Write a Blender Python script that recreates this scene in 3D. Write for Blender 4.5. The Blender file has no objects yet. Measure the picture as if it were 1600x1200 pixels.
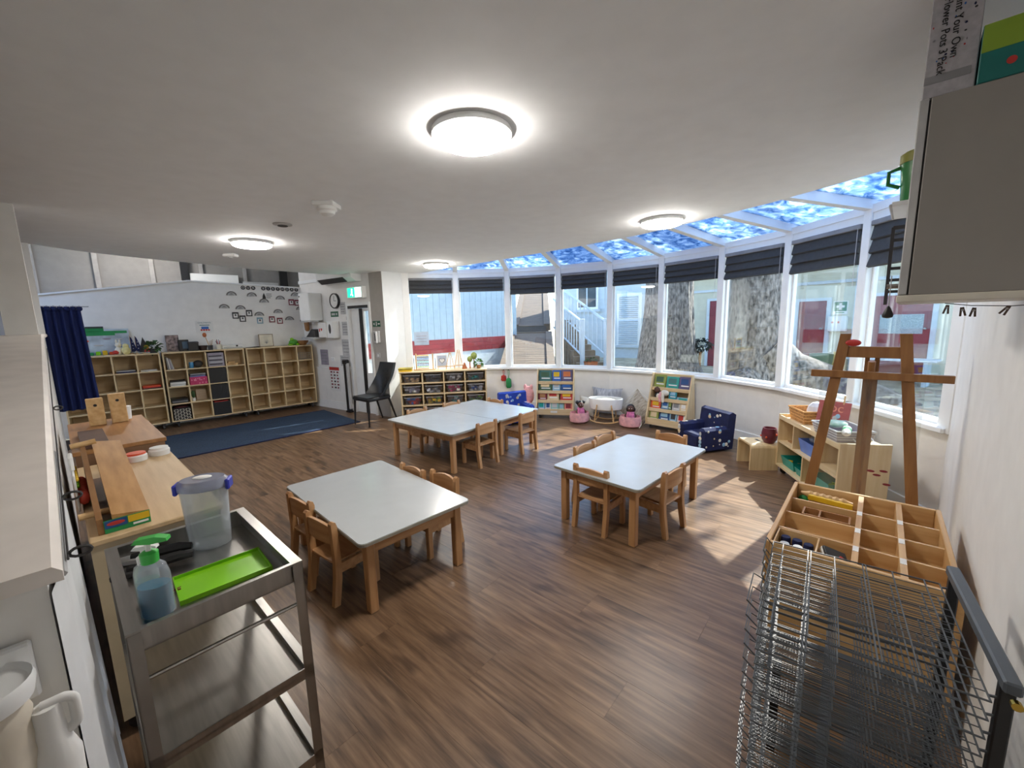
import bpy, bmesh, math, random
from mathutils import Vector, Matrix
random.seed(7)
sc = bpy.context.scene
C = bpy.context.collection
R = math.radians
# ------------------------------------------------------------------ camera
F_PX, PITCH, ROLL, CAM_H = 637.7, R(8.77), R(-1.46), 1.61
cp, sp, cr, sr = math.cos(PITCH), math.sin(PITCH), math.cos(ROLL), math.sin(ROLL)
right = Vector((cr, sr * sp, sr * cp))
up = Vector((-sr, cr * sp, cr * cp))
back = -Vector((0, cp, -sp))
cd = bpy.data.cameras.new('camera')
cam = bpy.data.objects.new('camera', cd)
C.objects.link(cam)
cam.matrix_world = Matrix(((right.x, up.x, back.x, 0), (right.y, up.y, back.y, 0), (right.z, up.z, back.z, CAM_H), (0, 0, 0, 1)))
cd.sensor_width = 36
cd.lens = 36 * F_PX / 1600
cd.clip_start = 0.02
cd.clip_end = 300
sc.camera = cam
# ------------------------------------------------------------------ world, sun, exposure
w = bpy.data.worlds.new('world')
sc.world = w
w.use_nodes = True
nt = w.node_tree
sky = nt.nodes.new('ShaderNodeTexSky')
sky.sky_type = 'NISHITA'
sky.sun_disc = False
sky.sun_elevation = R(48)
sky.sun_rotation = R(60)
sky.altitude = 50
nt.links.new(sky.outputs[0], nt.nodes['Background'].inputs[0])
nt.nodes['Background'].inputs[1].default_value = 0.36
SUN_DIR = Vector((0.60, 0.45, 0.66)).normalized()     # towards the sun
sl = bpy.data.lights.new('sun', 'SUN')
sl.energy = 8.0
sl.angle = R(0.6)
sl.color = (1, .93, .82)
sun = bpy.data.objects.new('sun', sl)
C.objects.link(sun)
sun.rotation_euler = SUN_DIR.to_track_quat('Z', 'Y').to_euler()
sun.location = (8, 8, 12)
sc.view_settings.view_transform = 'Standard'
sc.view_settings.look = 'None'
sc.view_settings.gamma = 1
sc.view_settings.use_curve_mapping = False
sc.view_settings.exposure = 1.53
LAMP = 30.0

# ------------------------------------------------------------------ materials
MATS = {}
def _new(name):
    m = bpy.data.materials.new(name)
    m.use_nodes = True
    n = m.node_tree
    return m, n, n.nodes['Principled BSDF']
def lin(c):
    return tuple(((x / 12.92) if x <= .04045 else ((x + .055) / 1.055) ** 2.4) for x in c)
def hx(s):
    return lin([int(s[i:i + 2], 16) / 255 for i in (0, 2, 4)])
def mat(name, col='cccccc', rough=.5, metal=0, var=.06, scale=8, bump=0, spec=.5, stretch=None, col2=None, detail=3):
    """plain procedural material: colour with noise variation; stretch gives grain"""
    if name in MATS: return MATS[name]
    m, n, p = _new(name)
    c = hx(col)
    tc = n.nodes.new('ShaderNodeTexCoord')
    mp = n.nodes.new('ShaderNodeMapping')
    mp.inputs['Scale'].default_value = stretch or (1, 1, 1)
    n.links.new(tc.outputs['Object'], mp.inputs[0])
    nz = n.nodes.new('ShaderNodeTexNoise')
    nz.inputs['Scale'].default_value = scale
    nz.inputs['Detail'].default_value = detail
    n.links.new(mp.outputs[0], nz.inputs['Vector'])
    rp = n.nodes.new('ShaderNodeValToRGB')
    c2 = hx(col2) if col2 else None
    a = tuple(x * (1 - var * 2) for x in c)
    b = c2 if c2 else tuple(min(1, x * (1 + var * 2)) for x in c)
    rp.color_ramp.elements[0].position = .32
    rp.color_ramp.elements[1].position = .68
    rp.color_ramp.elements[0].color = (*(c if c2 else a), 1)
    rp.color_ramp.elements[1].color = (*b, 1)
    n.links.new(nz.outputs[0], rp.inputs[0])
    n.links.new(rp.outputs[0], p.inputs['Base Color'])
    p.inputs['Roughness'].default_value = rough
    p.inputs['Metallic'].default_value = metal
    p.inputs['Specular IOR Level'].default_value = spec
    if bump:
        bp = n.nodes.new('ShaderNodeBump')
        bp.inputs['Strength'].default_value = bump
        bp.inputs['Distance'].default_value = .01
        n.links.new(nz.outputs[0], bp.inputs['Height'])
        n.links.new(bp.outputs[0], p.inputs['Normal'])
    MATS[name] = m
    return m
def wood(name, a, b, axis='x', rough=.45, sc_=1.0):
    s = {'x': (1.2, 14, 14), 'y': (14, 1.2, 14), 'z': (14, 14, 1.2)}[axis]
    return mat(name, a, rough, col2=b, scale=2.2 * sc_, stretch=s, detail=5)
def emis(name, col, s, base='ffffff'):
    if name in MATS: return MATS[name]
    m, n, p = _new(name)
    p.inputs['Base Color'].default_value = (*hx(base), 1)
    p.inputs['Emission Color'].default_value = (*hx(col), 1)
    p.inputs['Emission Strength'].default_value = s
    MATS[name] = m
    return m
def glass(name, tint='eef6f8', refl=.09, rough=0.0, opacity=0.0, body='ffffff'):
    """thin pane: straight-through transparency with a clear mirror coat"""
    if name in MATS: return MATS[name]
    m, n, p = _new(name)
    n.nodes.remove(p)
    out = n.nodes['Material Output']
    t = n.nodes.new('ShaderNodeBsdfTransparent')
    t.inputs[0].default_value = (*hx(tint), 1)
    g = n.nodes.new('ShaderNodeBsdfGlossy')
    g.inputs['Roughness'].default_value = rough
    lw = n.nodes.new('ShaderNodeLayerWeight')
    lw.inputs[0].default_value = .35
    ma = n.nodes.new('ShaderNodeMath'); ma.operation = 'MULTIPLY_ADD'
    ma.inputs[1].default_value = .32
    ma.inputs[2].default_value = refl * .5
    n.links.new(lw.outputs['Fresnel'], ma.inputs[0])
    mx = n.nodes.new('ShaderNodeMixShader')
    n.links.new(ma.outputs[0], mx.inputs[0])
    n.links.new(t.outputs[0], mx.inputs[1])
    n.links.new(g.outputs[0], mx.inputs[2])
    last = mx
    if opacity:
        d = n.nodes.new('ShaderNodeBsdfDiffuse')
        d.inputs[0].default_value = (*hx(body), 1)
        m2 = n.nodes.new('ShaderNodeMixShader')
        m2.inputs[0].default_value = opacity
        n.links.new(mx.outputs[0], m2.inputs[1])
        n.links.new(d.outputs[0], m2.inputs[2])
        last = m2
    n.links.new(last.outputs[0], out.inputs[0])
    MATS[name] = m
    return m
def roof_glass():
    """figured roof glass: pane pattern with mottled sky blue painted into its colour"""
    m, n, p = _new('sky_painted_roof_glass')
    n.nodes.remove(p)
    out = n.nodes['Material Output']
    tc = n.nodes.new('ShaderNodeTexCoord')
    mp = n.nodes.new('ShaderNodeMapping'); mp.inputs['Scale'].default_value = (1, 1, 1)
    n.links.new(tc.outputs['Object'], mp.inputs[0])
    nz = n.nodes.new('ShaderNodeTexNoise'); nz.inputs['Scale'].default_value = 7; nz.inputs['Detail'].default_value = 6
    nz.inputs['Roughness'].default_value = .7; nz.inputs['Distortion'].default_value = 1.6
    n.links.new(mp.outputs[0], nz.inputs['Vector'])
    rp = n.nodes.new('ShaderNodeValToRGB')  # blue and white of sky and reflections, painted into the glass colour
    rp.color_ramp.elements[0].position = .36; rp.color_ramp.elements[0].color = (*hx('56779b'), 1)
    rp.color_ramp.elements[1].position = .66; rp.color_ramp.elements[1].color = (*hx('d3dae0'), 1)
    e = rp.color_ramp.elements.new(.5); e.color = (*hx('93a9c0'), 1)
    n.links.new(nz.outputs[0], rp.inputs[0])
    t = n.nodes.new('ShaderNodeBsdfTransparent')
    tr = n.nodes.new('ShaderNodeBsdfTranslucent')
    n.links.new(rp.outputs[0], t.inputs[0]); n.links.new(rp.outputs[0], tr.inputs[0])
    mx = n.nodes.new('ShaderNodeMixShader'); mx.inputs[0].default_value = .6
    n.links.new(t.outputs[0], mx.inputs[1]); n.links.new(tr.outputs[0], mx.inputs[2])
    n.links.new(mx.outputs[0], out.inputs[0])
    return m
def plank_mat():
    m, n, p = _new('oak_floor_plank')
    tc = n.nodes.new('ShaderNodeTexCoord')
    oi = n.nodes.new('ShaderNodeObjectInfo')
    mul = n.nodes.new('ShaderNodeVectorMath'); mul.operation = 'SCALE'; mul.inputs['Scale'].default_value = 37
    cmb = n.nodes.new('ShaderNodeCombineXYZ')
    for i in range(3): n.links.new(oi.outputs['Random'], cmb.inputs[i])
    n.links.new(cmb.outputs[0], mul.inputs[0])
    add = n.nodes.new('ShaderNodeVectorMath'); add.operation = 'ADD'
    n.links.new(tc.outputs['Object'], add.inputs[0]); n.links.new(mul.outputs[0], add.inputs[1])
    mp = n.nodes.new('ShaderNodeMapping'); mp.inputs['Scale'].default_value = (1.1, 16, 1)
    n.links.new(add.outputs[0], mp.inputs[0])
    nz = n.nodes.new('ShaderNodeTexNoise'); nz.inputs['Scale'].default_value = 2.2; nz.inputs['Detail'].default_value = 7; nz.inputs['Roughness'].default_value = .62
    n.links.new(mp.outputs[0], nz.inputs['Vector'])
    rp = n.nodes.new('ShaderNodeValToRGB')
    cs = [(.28, '42301f'), (.45, '664c35'), (.6, '7b5f45'), (.78, '917254')]
    rp.color_ramp.elements[0].position, rp.color_ramp.elements[0].color = cs[0][0], (*hx(cs[0][1]), 1)
    rp.color_ramp.elements[1].position, rp.color_ramp.elements[1].color = cs[3][0], (*hx(cs[3][1]), 1)
    for a, c in cs[1:3]:
        e = rp.color_ramp.elements.new(a); e.color = (*hx(c), 1)
    n.links.new(nz.outputs[0], rp.inputs[0])
    # dark knots
    mp2 = n.nodes.new('ShaderNodeMapping'); mp2.inputs['Scale'].default_value = (2.2, 7, 1)
    n.links.new(add.outputs[0], mp2.inputs[0])
    nk = n.nodes.new('ShaderNodeTexNoise'); nk.inputs['Scale'].default_value = 1.3; nk.inputs['Detail'].default_value = 2
    n.links.new(mp2.outputs[0], nk.inputs['Vector'])
    rk = n.nodes.new('ShaderNodeValToRGB')
    rk.color_ramp.elements[0].position = .57; rk.color_ramp.elements[0].color = (1, 1, 1, 1)
    rk.color_ramp.elements[1].position = .72; rk.color_ramp.elements[1].color = (.42, .40, .40, 1)
    n.links.new(nk.outputs[0], rk.inputs[0])
    mxm = n.nodes.new('ShaderNodeMix'); mxm.data_type = 'RGBA'; mxm.blend_type = 'MULTIPLY'; mxm.inputs[0].default_value = 1
    n.links.new(rp.outputs[0], mxm.inputs[6]); n.links.new(rk.outputs[0], mxm.inputs[7])
    hs = n.nodes.new('ShaderNodeHueSaturation'); hs.inputs['Saturation'].default_value = .95
    mr = n.nodes.new('ShaderNodeMapRange'); mr.inputs['To Min'].default_value = .9; mr.inputs['To Max'].default_value = 1.1
    n.links.new(oi.outputs['Random'], mr.inputs[0]); n.links.new(mr.outputs[0], hs.inputs['Value'])
    n.links.new(mxm.outputs[2], hs.inputs['Color'])
    n.links.new(hs.outputs[0], p.inputs['Base Color'])
    p.inputs['Roughness'].default_value = .36
    p.inputs['Specular IOR Level'].default_value = .45
    bp = n.nodes.new('ShaderNodeBump'); bp.inputs['Strength'].default_value = .08; bp.inputs['Distance'].default_value = .004
    n.links.new(nz.outputs[0], bp.inputs['Height']); n.links.new(bp.outputs[0], p.inputs['Normal'])
    return m
def bark_mat():
    m = mat('tree_bark', '3a3531', .95, col2='9a928a', scale=15, stretch=(1.6, 1.6, .7), detail=9, bump=1)
    return m

white = mat('white_paint', 'ebeae7', .55, var=.015)
ceil_w = mat('ceiling_paint', 'eef1f4', .8, var=.01)
frame_w = mat('white_frame', 'eef0f0', .35, var=.01)
grey_p = mat('grey_panel', '8f8c8a', .7, var=.03)
birch = wood('birch_ply', 'd1b78c', 'e2cda6', 'x')
birch_z = wood('birch_ply_upright', 'cfb487', 'e0caa0', 'z')
beech = wood('beech_chair', 'a87a50', 'c09466', 'z')
beech_x = wood('beech_chair_rail', 'a7794e', 'c2966a', 'x')
pine = wood('pine_wood', 'c39a66', 'd8b684', 'x')
brown = wood('brown_board', '94683f', 'ab7d50', 'x')
easel_m = wood('easel_wood', '80562f', '9a6d40', 'z')
tabletop_m = mat('white_laminate', 'b6babb', .22, var=.01)
edge_m = mat('laminate_edge', '8f8a7c', .5)
steel = mat('brushed_steel', 'aeaca8', .32, metal=1, var=.05, scale=5, stretch=(1, 12, 1))
steel_d = mat('dull_steel', 'a3a09b', .42, metal=1, var=.05)
wire_m = mat('grey_wire', '5c6064', .55, var=.02, spec=.3)
black = mat('black_plastic', '18181a', .45, var=.05)
blackl = mat('black_leather', '17191c', .38, var=.1, scale=40, bump=.1)
navy = mat('navy_cloth', '10225c', .85, var=.12, scale=5, stretch=(6, 6, .5))
navy2 = mat('navy_print', '0d1745', .8, var=.15, scale=12)
slate = mat('slate_blind', '3d3f42', .85, var=.05, scale=30)
rugm = mat('blue_rug', '253a52', .98, var=.16, scale=60, bump=.5)
clear = glass('clear_plastic', 'f2f5f7', .08, .08, .20, 'eef2f6')
bin_m = glass('clear_bin', 'f6f7fa', .02, .12, .045, 'd5d9e4')
pane_m = glass('window_glass', 'f2f8fa', .08)
acry = glass('acrylic', 'f6f7f6', .01, .02, .03)
roof_m = roof_glass()
red = mat('red_print', 'b8322c', .6)
green = mat('green_print', '1f8a4c', .55)
lime = mat('lime_plastic', '7fc31c', .3, var=.08, scale=3)
yellow = mat('yellow_print', 'd9b21e', .5)
blue = mat('blue_print', '2b63b0', .5)
teal = mat('teal_plastic', '14968c', .35)
pink = mat('pink_cloth', 'e2a9ac', .9, var=.08, scale=20)
hotpink = mat('pink_print', 'c23a68', .7)
cream = mat('cream_cloth', 'e2dccb', .9)
paper = mat('white_paper', 'e4e4e2', .8, var=.02)
dgrey = mat('dark_grey', '3b3a3c', .7)
mgrey = mat('mid_grey', '85868a', .7)
lgrey = mat('light_grey', 'b9babb', .6)
terra = mat('terracotta', 'b0663f', .8)
leaf = mat('green_leaf', '3a5a30', .6, var=.25, scale=15)
skin_d = mat('brown_vinyl', '5a3a2c', .6)
wicker = mat('tan_wicker', 'b5824a', .8, var=.25, scale=50, stretch=(1, 1, 3), bump=.4)
orange = mat('orange_plastic', 'e0542c', .4)
maroon = mat('maroon_door', '7a2030', .5, var=.06)
cladb = mat('pale_blue_board', '93a8b8', .6, var=.03)
cladr = mat('red_board', '80222c', .6, var=.08)
beige = mat('beige_wall', 'c9c7b4', .8, var=.03)
bwhite = mat('outdoor_white', 'c6d0d8', .7, var=.03)
deck = wood('weathered_deck', '43372c', '665443', 'x', .8)
bark = bark_mat()
earth = mat('dry_earth', 'b3a78f', .95, var=.2, scale=3)
mauve = mat('mauve_grey', '9a93a0', .7)
kitec = mat('striped_weave', 'c4beb0', .9, col2='8b8a8e', scale=14, stretch=(1, 6, 6))

# ------------------------------------------------------------------ mesh helpers
class MB:
    def __init__(s): s.v = []; s.f = []
    def add(s, vs, fs):
        o = len(s.v); s.v += [tuple(p) for p in vs]; s.f += [tuple(i + o for i in f) for f in fs]; return s
    def box(s, x0, x1, y0, y1, z0, z1, b=0, M=None):
        if b <= 0:
            vs = [(x, y, z) for x in (x0, x1) for y in (y0, y1) for z in (z0, z1)]
            fs = [(0, 1, 3, 2), (4, 6, 7, 5), (0, 4, 5, 1), (2, 3, 7, 6), (0, 2, 6, 4), (1, 5, 7, 3)]
        else:
            bm = bmesh.new()
            bmesh.ops.create_cube(bm, size=1)
            for q in bm.verts:
                q.co = ((x0 + x1) / 2 + q.co.x * (x1 - x0), (y0 + y1) / 2 + q.co.y * (y1 - y0), (z0 + z1) / 2 + q.co.z * (z1 - z0))
            bmesh.ops.bevel(bm, geom=bm.edges[:], offset=b, segments=1, affect='EDGES')
            bm.verts.index_update()
            vs = [tuple(q.co) for q in bm.verts]; fs = [tuple(q.index for q in f.verts) for f in bm.faces]
            bm.free()
        if M is not None: vs = [tuple(M @ Vector(p)) for p in vs]
        return s.add(vs, fs)
    def cyl(s, p, q, r, r2=None, n=12, cap=True):
        p, q = Vector(p), Vector(q); r2 = r if r2 is None else r2
        d = (q - p).normalized(); a = d.orthogonal().normalized(); b = d.cross(a)
        vs = []
        for k in range(n):
            t = 2 * math.pi * k / n; e = a * math.cos(t) + b * math.sin(t)
            vs += [p + e * r, q + e * r2]
        fs = [(2 * k, 2 * ((k + 1) % n), 2 * ((k + 1) % n) + 1, 2 * k + 1) for k in range(n)]
        if cap: fs += [tuple(2 * k for k in range(n))[::-1], tuple(2 * k + 1 for k in range(n))]
        return s.add(vs, fs)
    def tube(s, pts, r, n=6, closed=False):
        pts = [Vector(p) for p in pts]; m = len(pts); vs = []; fs = []
        prev = None
        for i, p in enumerate(pts):
            if closed: d = pts[(i + 1) % m] - pts[i - 1]
            else: d = pts[min(i + 1, m - 1)] - pts[max(i - 1, 0)]
            d.normalize()
            a = d.orthogonal().normalized() if prev is None else (prev - d * prev.dot(d)).normalized()
            prev = a; b = d.cross(a)
            rr = r[i] if isinstance(r, (list, tuple)) else r
            for k in range(n):
                t = 2 * math.pi * k / n
                vs.append(p + (a * math.cos(t) + b * math.sin(t)) * rr)
        for i in range(m if closed else m - 1):
            for k in range(n):
                i2 = (i + 1) % m; k2 = (k + 1) % n
                fs.append((i * n + k, i * n + k2, i2 * n + k2, i2 * n + k))
        if not closed: fs += [tuple(range(n))[::-1], tuple((m - 1) * n + k for k in range(n))]
        return s.add(vs, fs)
    def lathe(s, prof, n=20, c=(0, 0, 0), sx=1, sy=1, M=None):
        vs = []; fs = []; m = len(prof)
        for (r, z) in prof:
            for k in range(n):
                t = 2 * math.pi * k / n
                vs.append((c[0] + r * sx * math.cos(t), c[1] + r * sy * math.sin(t), c[2] + z))
        for i in range(m - 1):
            for k in range(n):
                k2 = (k + 1) % n
                fs.append((i * n + k, i * n + k2, (i + 1) * n + k2, (i + 1) * n + k))
        fs += [tuple(range(n))[::-1], tuple((m - 1) * n + k for k in range(n))]
        if M is not None: vs = [tuple(M @ Vector(p)) for p in vs]
        return s.add(vs, fs)
    def ell(s, c, r, n=14, m=8, M=None):
        prof = [(max(.001, math.sin(math.pi * i / m)), -math.cos(math.pi * i / m)) for i in range(m + 1)]
        vs0 = MB().lathe(prof, n)
        vs = [(c[0] + p[0] * r[0], c[1] + p[1] * r[1], c[2] + p[2] * r[2]) for p in vs0.v]
        if M is not None: vs = [tuple(M @ Vector(p)) for p in vs]
        return s.add(vs, vs0.f)
    def prism(s, poly, a0, a1, ax='z', M=None):
        """poly in the plane across ax, extruded from a0 to a1"""
        n = len(poly)
        def P(u, v, a): return {'z': (u, v, a), 'y': (u, a, v), 'x': (a, u, v)}[ax]
        vs = [P(u, v, a0) for u, v in poly] + [P(u, v, a1) for u, v in poly]
        fs = [tuple(range(n))[::-1], tuple(range(n, 2 * n))] + [(i, (i + 1) % n, n + (i + 1) % n, n + i) for i in range(n)]
        if M is not None: vs = [tuple(M @ Vector(p)) for p in vs]
        return s.add(vs, fs)
    def grid(s, fn, nu, nv):
        vs = [fn(i / nu, j / nv) for i in range(nu + 1) for j in range(nv + 1)]
        fs = [(i * (nv + 1) + j, (i + 1) * (nv + 1) + j, (i + 1) * (nv + 1) + j + 1, i * (nv + 1) + j + 1) for i in range(nu) for j in range(nv)]
        return s.add(vs, fs)
    def mesh(s, name, m, smooth=False):
        me = bpy.data.meshes.new(name)
        me.from_pydata(s.v, [], s.f)
        bm = bmesh.new(); bm.from_mesh(me); bmesh.ops.recalc_face_normals(bm, faces=bm.faces[:]); bm.to_mesh(me); bm.free()
        if smooth:
            for p in me.polygons: p.use_smooth = True
            me.set_sharp_from_angle(angle=R(40))
        me.materials.append(m)
        return me
    def build(s, name, m, parent=None, loc=(0, 0, 0), rz=0, smooth=False, rot=None):
        o = bpy.data.objects.new(name, s.mesh(name, m, smooth))
        C.objects.link(o); o.parent = parent; o.location = loc
        o.rotation_euler = rot or (0, 0, rz)
        return o
def B_(*a, **k): return MB().box(*a, **k)
def thing(name, label, cat, loc=(0, 0, 0), rz=0, group=None):
    o = bpy.data.objects.new(name, None); C.objects.link(o)
    o.empty_display_size = .1
    o.location = loc; o.rotation_euler = (0, 0, rz)
    return tag(o, label, cat, group)
def tag(o, label, cat, group=None):
    o['label'] = label; o['category'] = cat
    if group: o['group'] = group
    return o
def struct(o, label=None):
    o['kind'] = 'structure'
    if label: o['label'] = label
    return o
def sempty(name, loc=(0, 0, 0), rz=0):
    o = bpy.data.objects.new(name, None); C.objects.link(o); o.location = loc; o.rotation_euler = (0, 0, rz)
    o['kind'] = 'structure'
    return o
def copy_tree(o, parent=None):
    c = o.copy(); C.objects.link(c); c.parent = parent
    for ch in list(o.children): copy_tree(ch, c)
    return c
def text_mesh(txt, size, m, name, parent, loc, rot=(R(90), 0, 0), align='CENTER', ext=.0006):
    cu = bpy.data.curves.new('t', 'FONT'); cu.body = txt; cu.size = size; cu.extrude = ext
    cu.align_x = align; cu.align_y = 'CENTER'; cu.resolution_u = 3
    t = bpy.data.objects.new('t', cu); C.objects.link(t)
    dg = bpy.context.evaluated_depsgraph_get()
    me = bpy.data.meshes.new_from_object(t.evaluated_get(dg))
    bpy.data.objects.remove(t); bpy.data.curves.remove(cu)
    me.materials.clear(); me.materials.append(m); me.name = name
    o = bpy.data.objects.new(name, me); C.objects.link(o)
    o.parent = parent; o.location = loc; o.rotation_euler = rot
    return o
def V2(a): return Vector((math.cos(a), math.sin(a)))
def ang(p, q): return math.atan2(q[1] - p[1], q[0] - p[0])

# ================================================================== STRUCTURE
CEIL = 2.48
SILL, HEAD = .777, 2.396
BAY = [(-1.828, 7.326), (-.967, 7.525), (-.041, 7.507), (.855, 7.274), (1.656, 6.85), (2.292, 6.273), (2.81, 5.519), (3.12, 4.681), (3.215, 3.774), (3.12, 2.825)]
CEN = (-.55, 3.84)
WA = R(46)                                   # right wall runs along this direction
WR = Vector((math.sin(WA), -math.cos(WA)))   # its outward normal (to the right)
WD = V2(WA)
def rw(t, off=.28): p = WD * t + WR * off; return (p.x, p.y)
LN = (-.83, .66); LF = (-3.35, 2.93)         # left wall room-side face: near end, post
LA = ang(LN, LF)
LD = V2(LA); LNn = Vector((math.sin(LA), -math.cos(LA)))   # points into the room
def lw(t, off=0.0): p = Vector(LN) + LD * t + LNn * off; return (p.x, p.y)
C1 = (-2.12, 6.97)
SA = R(42.6)                                 # shelf wall direction
SD = V2(SA); SN = Vector((-math.sin(SA), math.cos(SA)))
S0 = Vector((-4.77, 7.33))                   # on the front plane of the shelves
def sw(t, off=0.0): p = S0 + SD * t + SN * off; return (p.x, p.y)
WBK = .42
PWL, PWR = sw(-2.45, WBK), sw(1.14, WBK)     # partition ends
BA = ang(PWR, C1)                            # clock wall direction

# ---- floor: subfloor and planks clipped to the room
ROOM = [rw(-2.6), rw(4.2)] + [BAY[i] for i in range(8, -1, -1)] + [C1, PWR, PWL, lw(6.6, -.6), lw(-1.6, -.9)]
def clip(poly, conv):
    out = poly
    for i in range(len(conv)):
        a, b = conv[i], conv[(i + 1) % len(conv)]
        inp = out; out = []
        if not inp: return []
        def side(p): return (b[0] - a[0]) * (p[1] - a[1]) - (b[1] - a[1]) * (p[0] - a[0])
        for k in range(len(inp)):
            p, q = inp[k - 1], inp[k]
            sp_, sq = side(p), side(q)
            if (sp_ >= 0) != (sq >= 0):
                t = sp_ / (sp_ - sq); out.append((p[0] + (q[0] - p[0]) * t, p[1] + (q[1] - p[1]) * t))
            if sq >= 0: out.append(q)
    return out
HULL = [rw(-2.6, .3), rw(4.2, .3), BAY[8], BAY[7], BAY[6], BAY[5], BAY[4], BAY[3], BAY[2], PWR, PWL, lw(7.7, -.5), (-2.0, -1.4)]
floor = struct(MB().prism([(x, y) for x, y in HULL], -.06, -.014).build('floor', mat('subfloor', '2a2019', .9)))
PM = plank_mat()
FA = R(-41); FD = V2(FA); FN = Vector((-FD.y, FD.x))
PW, PL = .222, 1.52
o0 = Vector((-.24, 2.23))
np_ = 0
for r_ in range(-22, 36):
    sh = ((r_ * 0.37) % 1) * PL
    for k in range(-8, 8):
        u0 = k * PL + sh; v0 = r_ * PW
        rect = [o0 + FD * (u0 + a) + FN * (v0 + b) for a, b in ((.0003, .0003), (PL - .0003, .0003), (PL - .0003, PW - .0005), (.0003, PW - .0005))]
        pc = clip([(p.x, p.y) for p in rect], HULL)
        if len(pc) < 3: continue
        ar = abs(sum(pc[i - 1][0] * pc[i][1] - pc[i][0] * pc[i - 1][1] for i in range(len(pc)))) / 2
        if ar < .004: continue
        c0 = o0 + FD * (u0 + PL / 2) + FN * (v0 + PW / 2)
        loc = []
        for p in pc:
            d = Vector(p) - c0; loc.append((d.dot(FD), d.dot(FN)))
        o = MB().prism(loc, -.014, 0).build('floor_plank', PM, floor, (c0.x, c0.y, 0), FA)
        np_ += 1

# ---- ceiling
CE = [(-1.9, 7.73), (-.99, 6.81), (.04, 5.9), (.85, 5.12), (1.4, 4.52), (1.79, 3.9), (2.07, 3.41), (2.25, 2.99), (2.37, 2.67), (2.55, 2.2)]
CL = [(-2.2, 7.35), (-3.2, 6.75), (-3.83, 6.3), (-4.22, 5.63), (-4.52, 5.04), (-4.68, 4.61), (-4.72, 4.13), (-3.34, 2.93)]
CLr = [(-2.38, 7.62), (-3.2, 7.13), (-3.83, 6.39), (-4.22, 5.63), (-4.52, 5.04), (-4.68, 4.61), (-4.72, 4.13)]
cpoly = CE[::-1] + CLr + [lw(6, -3), (-6.0, -3.0), (1.0, -3.0), rw(-1.5, .4), rw(2.2, .4)]
struct(MB().prism(cpoly, CEIL, CEIL + .1).build('ceiling', ceil_w))
# fascia above the ceiling edge, up to the roof glass and up into the taller hall
def ribbon(pts, z0, z1, th):
    m = MB()
    for a, b in zip(pts[:-1], pts[1:]):
        a, b = Vector(a), Vector(b); d = (b - a).normalized(); n = Vector((-d.y, d.x)) * th
        m.prism([a, b, b + n, a + n], z0, z1)
    return m
struct(ribbon(CE, CEIL + .1, CEIL + .62, -.05).build('trim_1', ceil_w))
struct(ribbon(CLr, CEIL + .1, 3.6, .05).build('trim_2', ceil_w))
# tall hall behind the partition
pb = [sw(-5.2, 2.3), sw(2.6, 2.3)]
hall = struct(ribbon(pb, 0, 3.6, .1).build('wall_hall', grey_p))
for k in range(9):
    a = sw(-4.9 + k * .78, 2.27)
    B_(-.035, .035, -.03, .01, 0, 3.55).build('batten', mat('batten_grey', 'a3a09e', .7), hall, (a[0], a[1], 0), SA)
struct(MB().prism([sw(-6.5, 2.5), lw(8.5, -3.2), (-2.4, 7.2), C1, (-1.9, 7.75), sw(3.0, 2.5)], 3.6, 3.7).build('ceiling_hall', grey_p))
hl = sempty('ceiling_hall_fill_lamp', (*sw(-1.2, 1.2), 3.6));  # added lamp, out of view, brightens the hall
MB().lathe([(.2, 0), (.24, -.02), (.24, -.05)], 24).build('rim', frame_w, hl)
MB().lathe([(.23, -.05), (.2, -.07), (.001, -.08)], 24).build('diffuser', emis('lamp_diffuser', 'fff8ef', LAMP), hl)
# black doorway frame pieces and white door seen over the partition
dh = sempty('door_2', (*sw(.0, 2.2), 0), SA)
B_(-.42, .42, 0, .05, 0, 2.75).build('door_leaf', frame_w, dh)
B_(-.56, -.44, -.03, .06, 0, 3.3).build('door_jamb', black, dh)
B_(1.25, 1.4, -.03, .06, 0, 3.3).build('door_jamb', black, dh)
B_(.5, 1.2, 0, .04, 1.2, 2.62).build('notice_board', lgrey, dh)
# closing walls out of view
struct(ribbon([sw(2.5, 2.4), sw(1.14, WBK)], 0, 3.6, .1).build('wall_hall_end', white))
struct(ribbon([sw(-5.1, 2.4), lw(8.6, -3.1), (-6.0, -3.0)], 0, 3.6, .1).build('wall_left', grey_p))
struct(ribbon([(-6.0, -3.0), (1.0, -3.0), rw(-1.5, .4)], 0, 2.6, .1).build('wall_back', white))

# ---- partition behind the shelves (raking top, capped)
pw = sempty('wall_partition', (*sw(0, WBK), 0), SA)
L0, L1, K = -2.45, 1.14, -.62
MB().prism([(L0, 0), (L1, 0), (L1, 2.36), (K, 2.42), (L0, 2.13)], 0, .1, 'y').build('plaster', white, pw)
MB().prism([(L0 - .02, 2.13), (K, 2.42), (L1 + .01, 2.36), (L1 + .01, 2.385), (K, 2.445), (L0 - .02, 2.155)], -.025, .125, 'y').build('capping', frame_w, pw)
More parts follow.
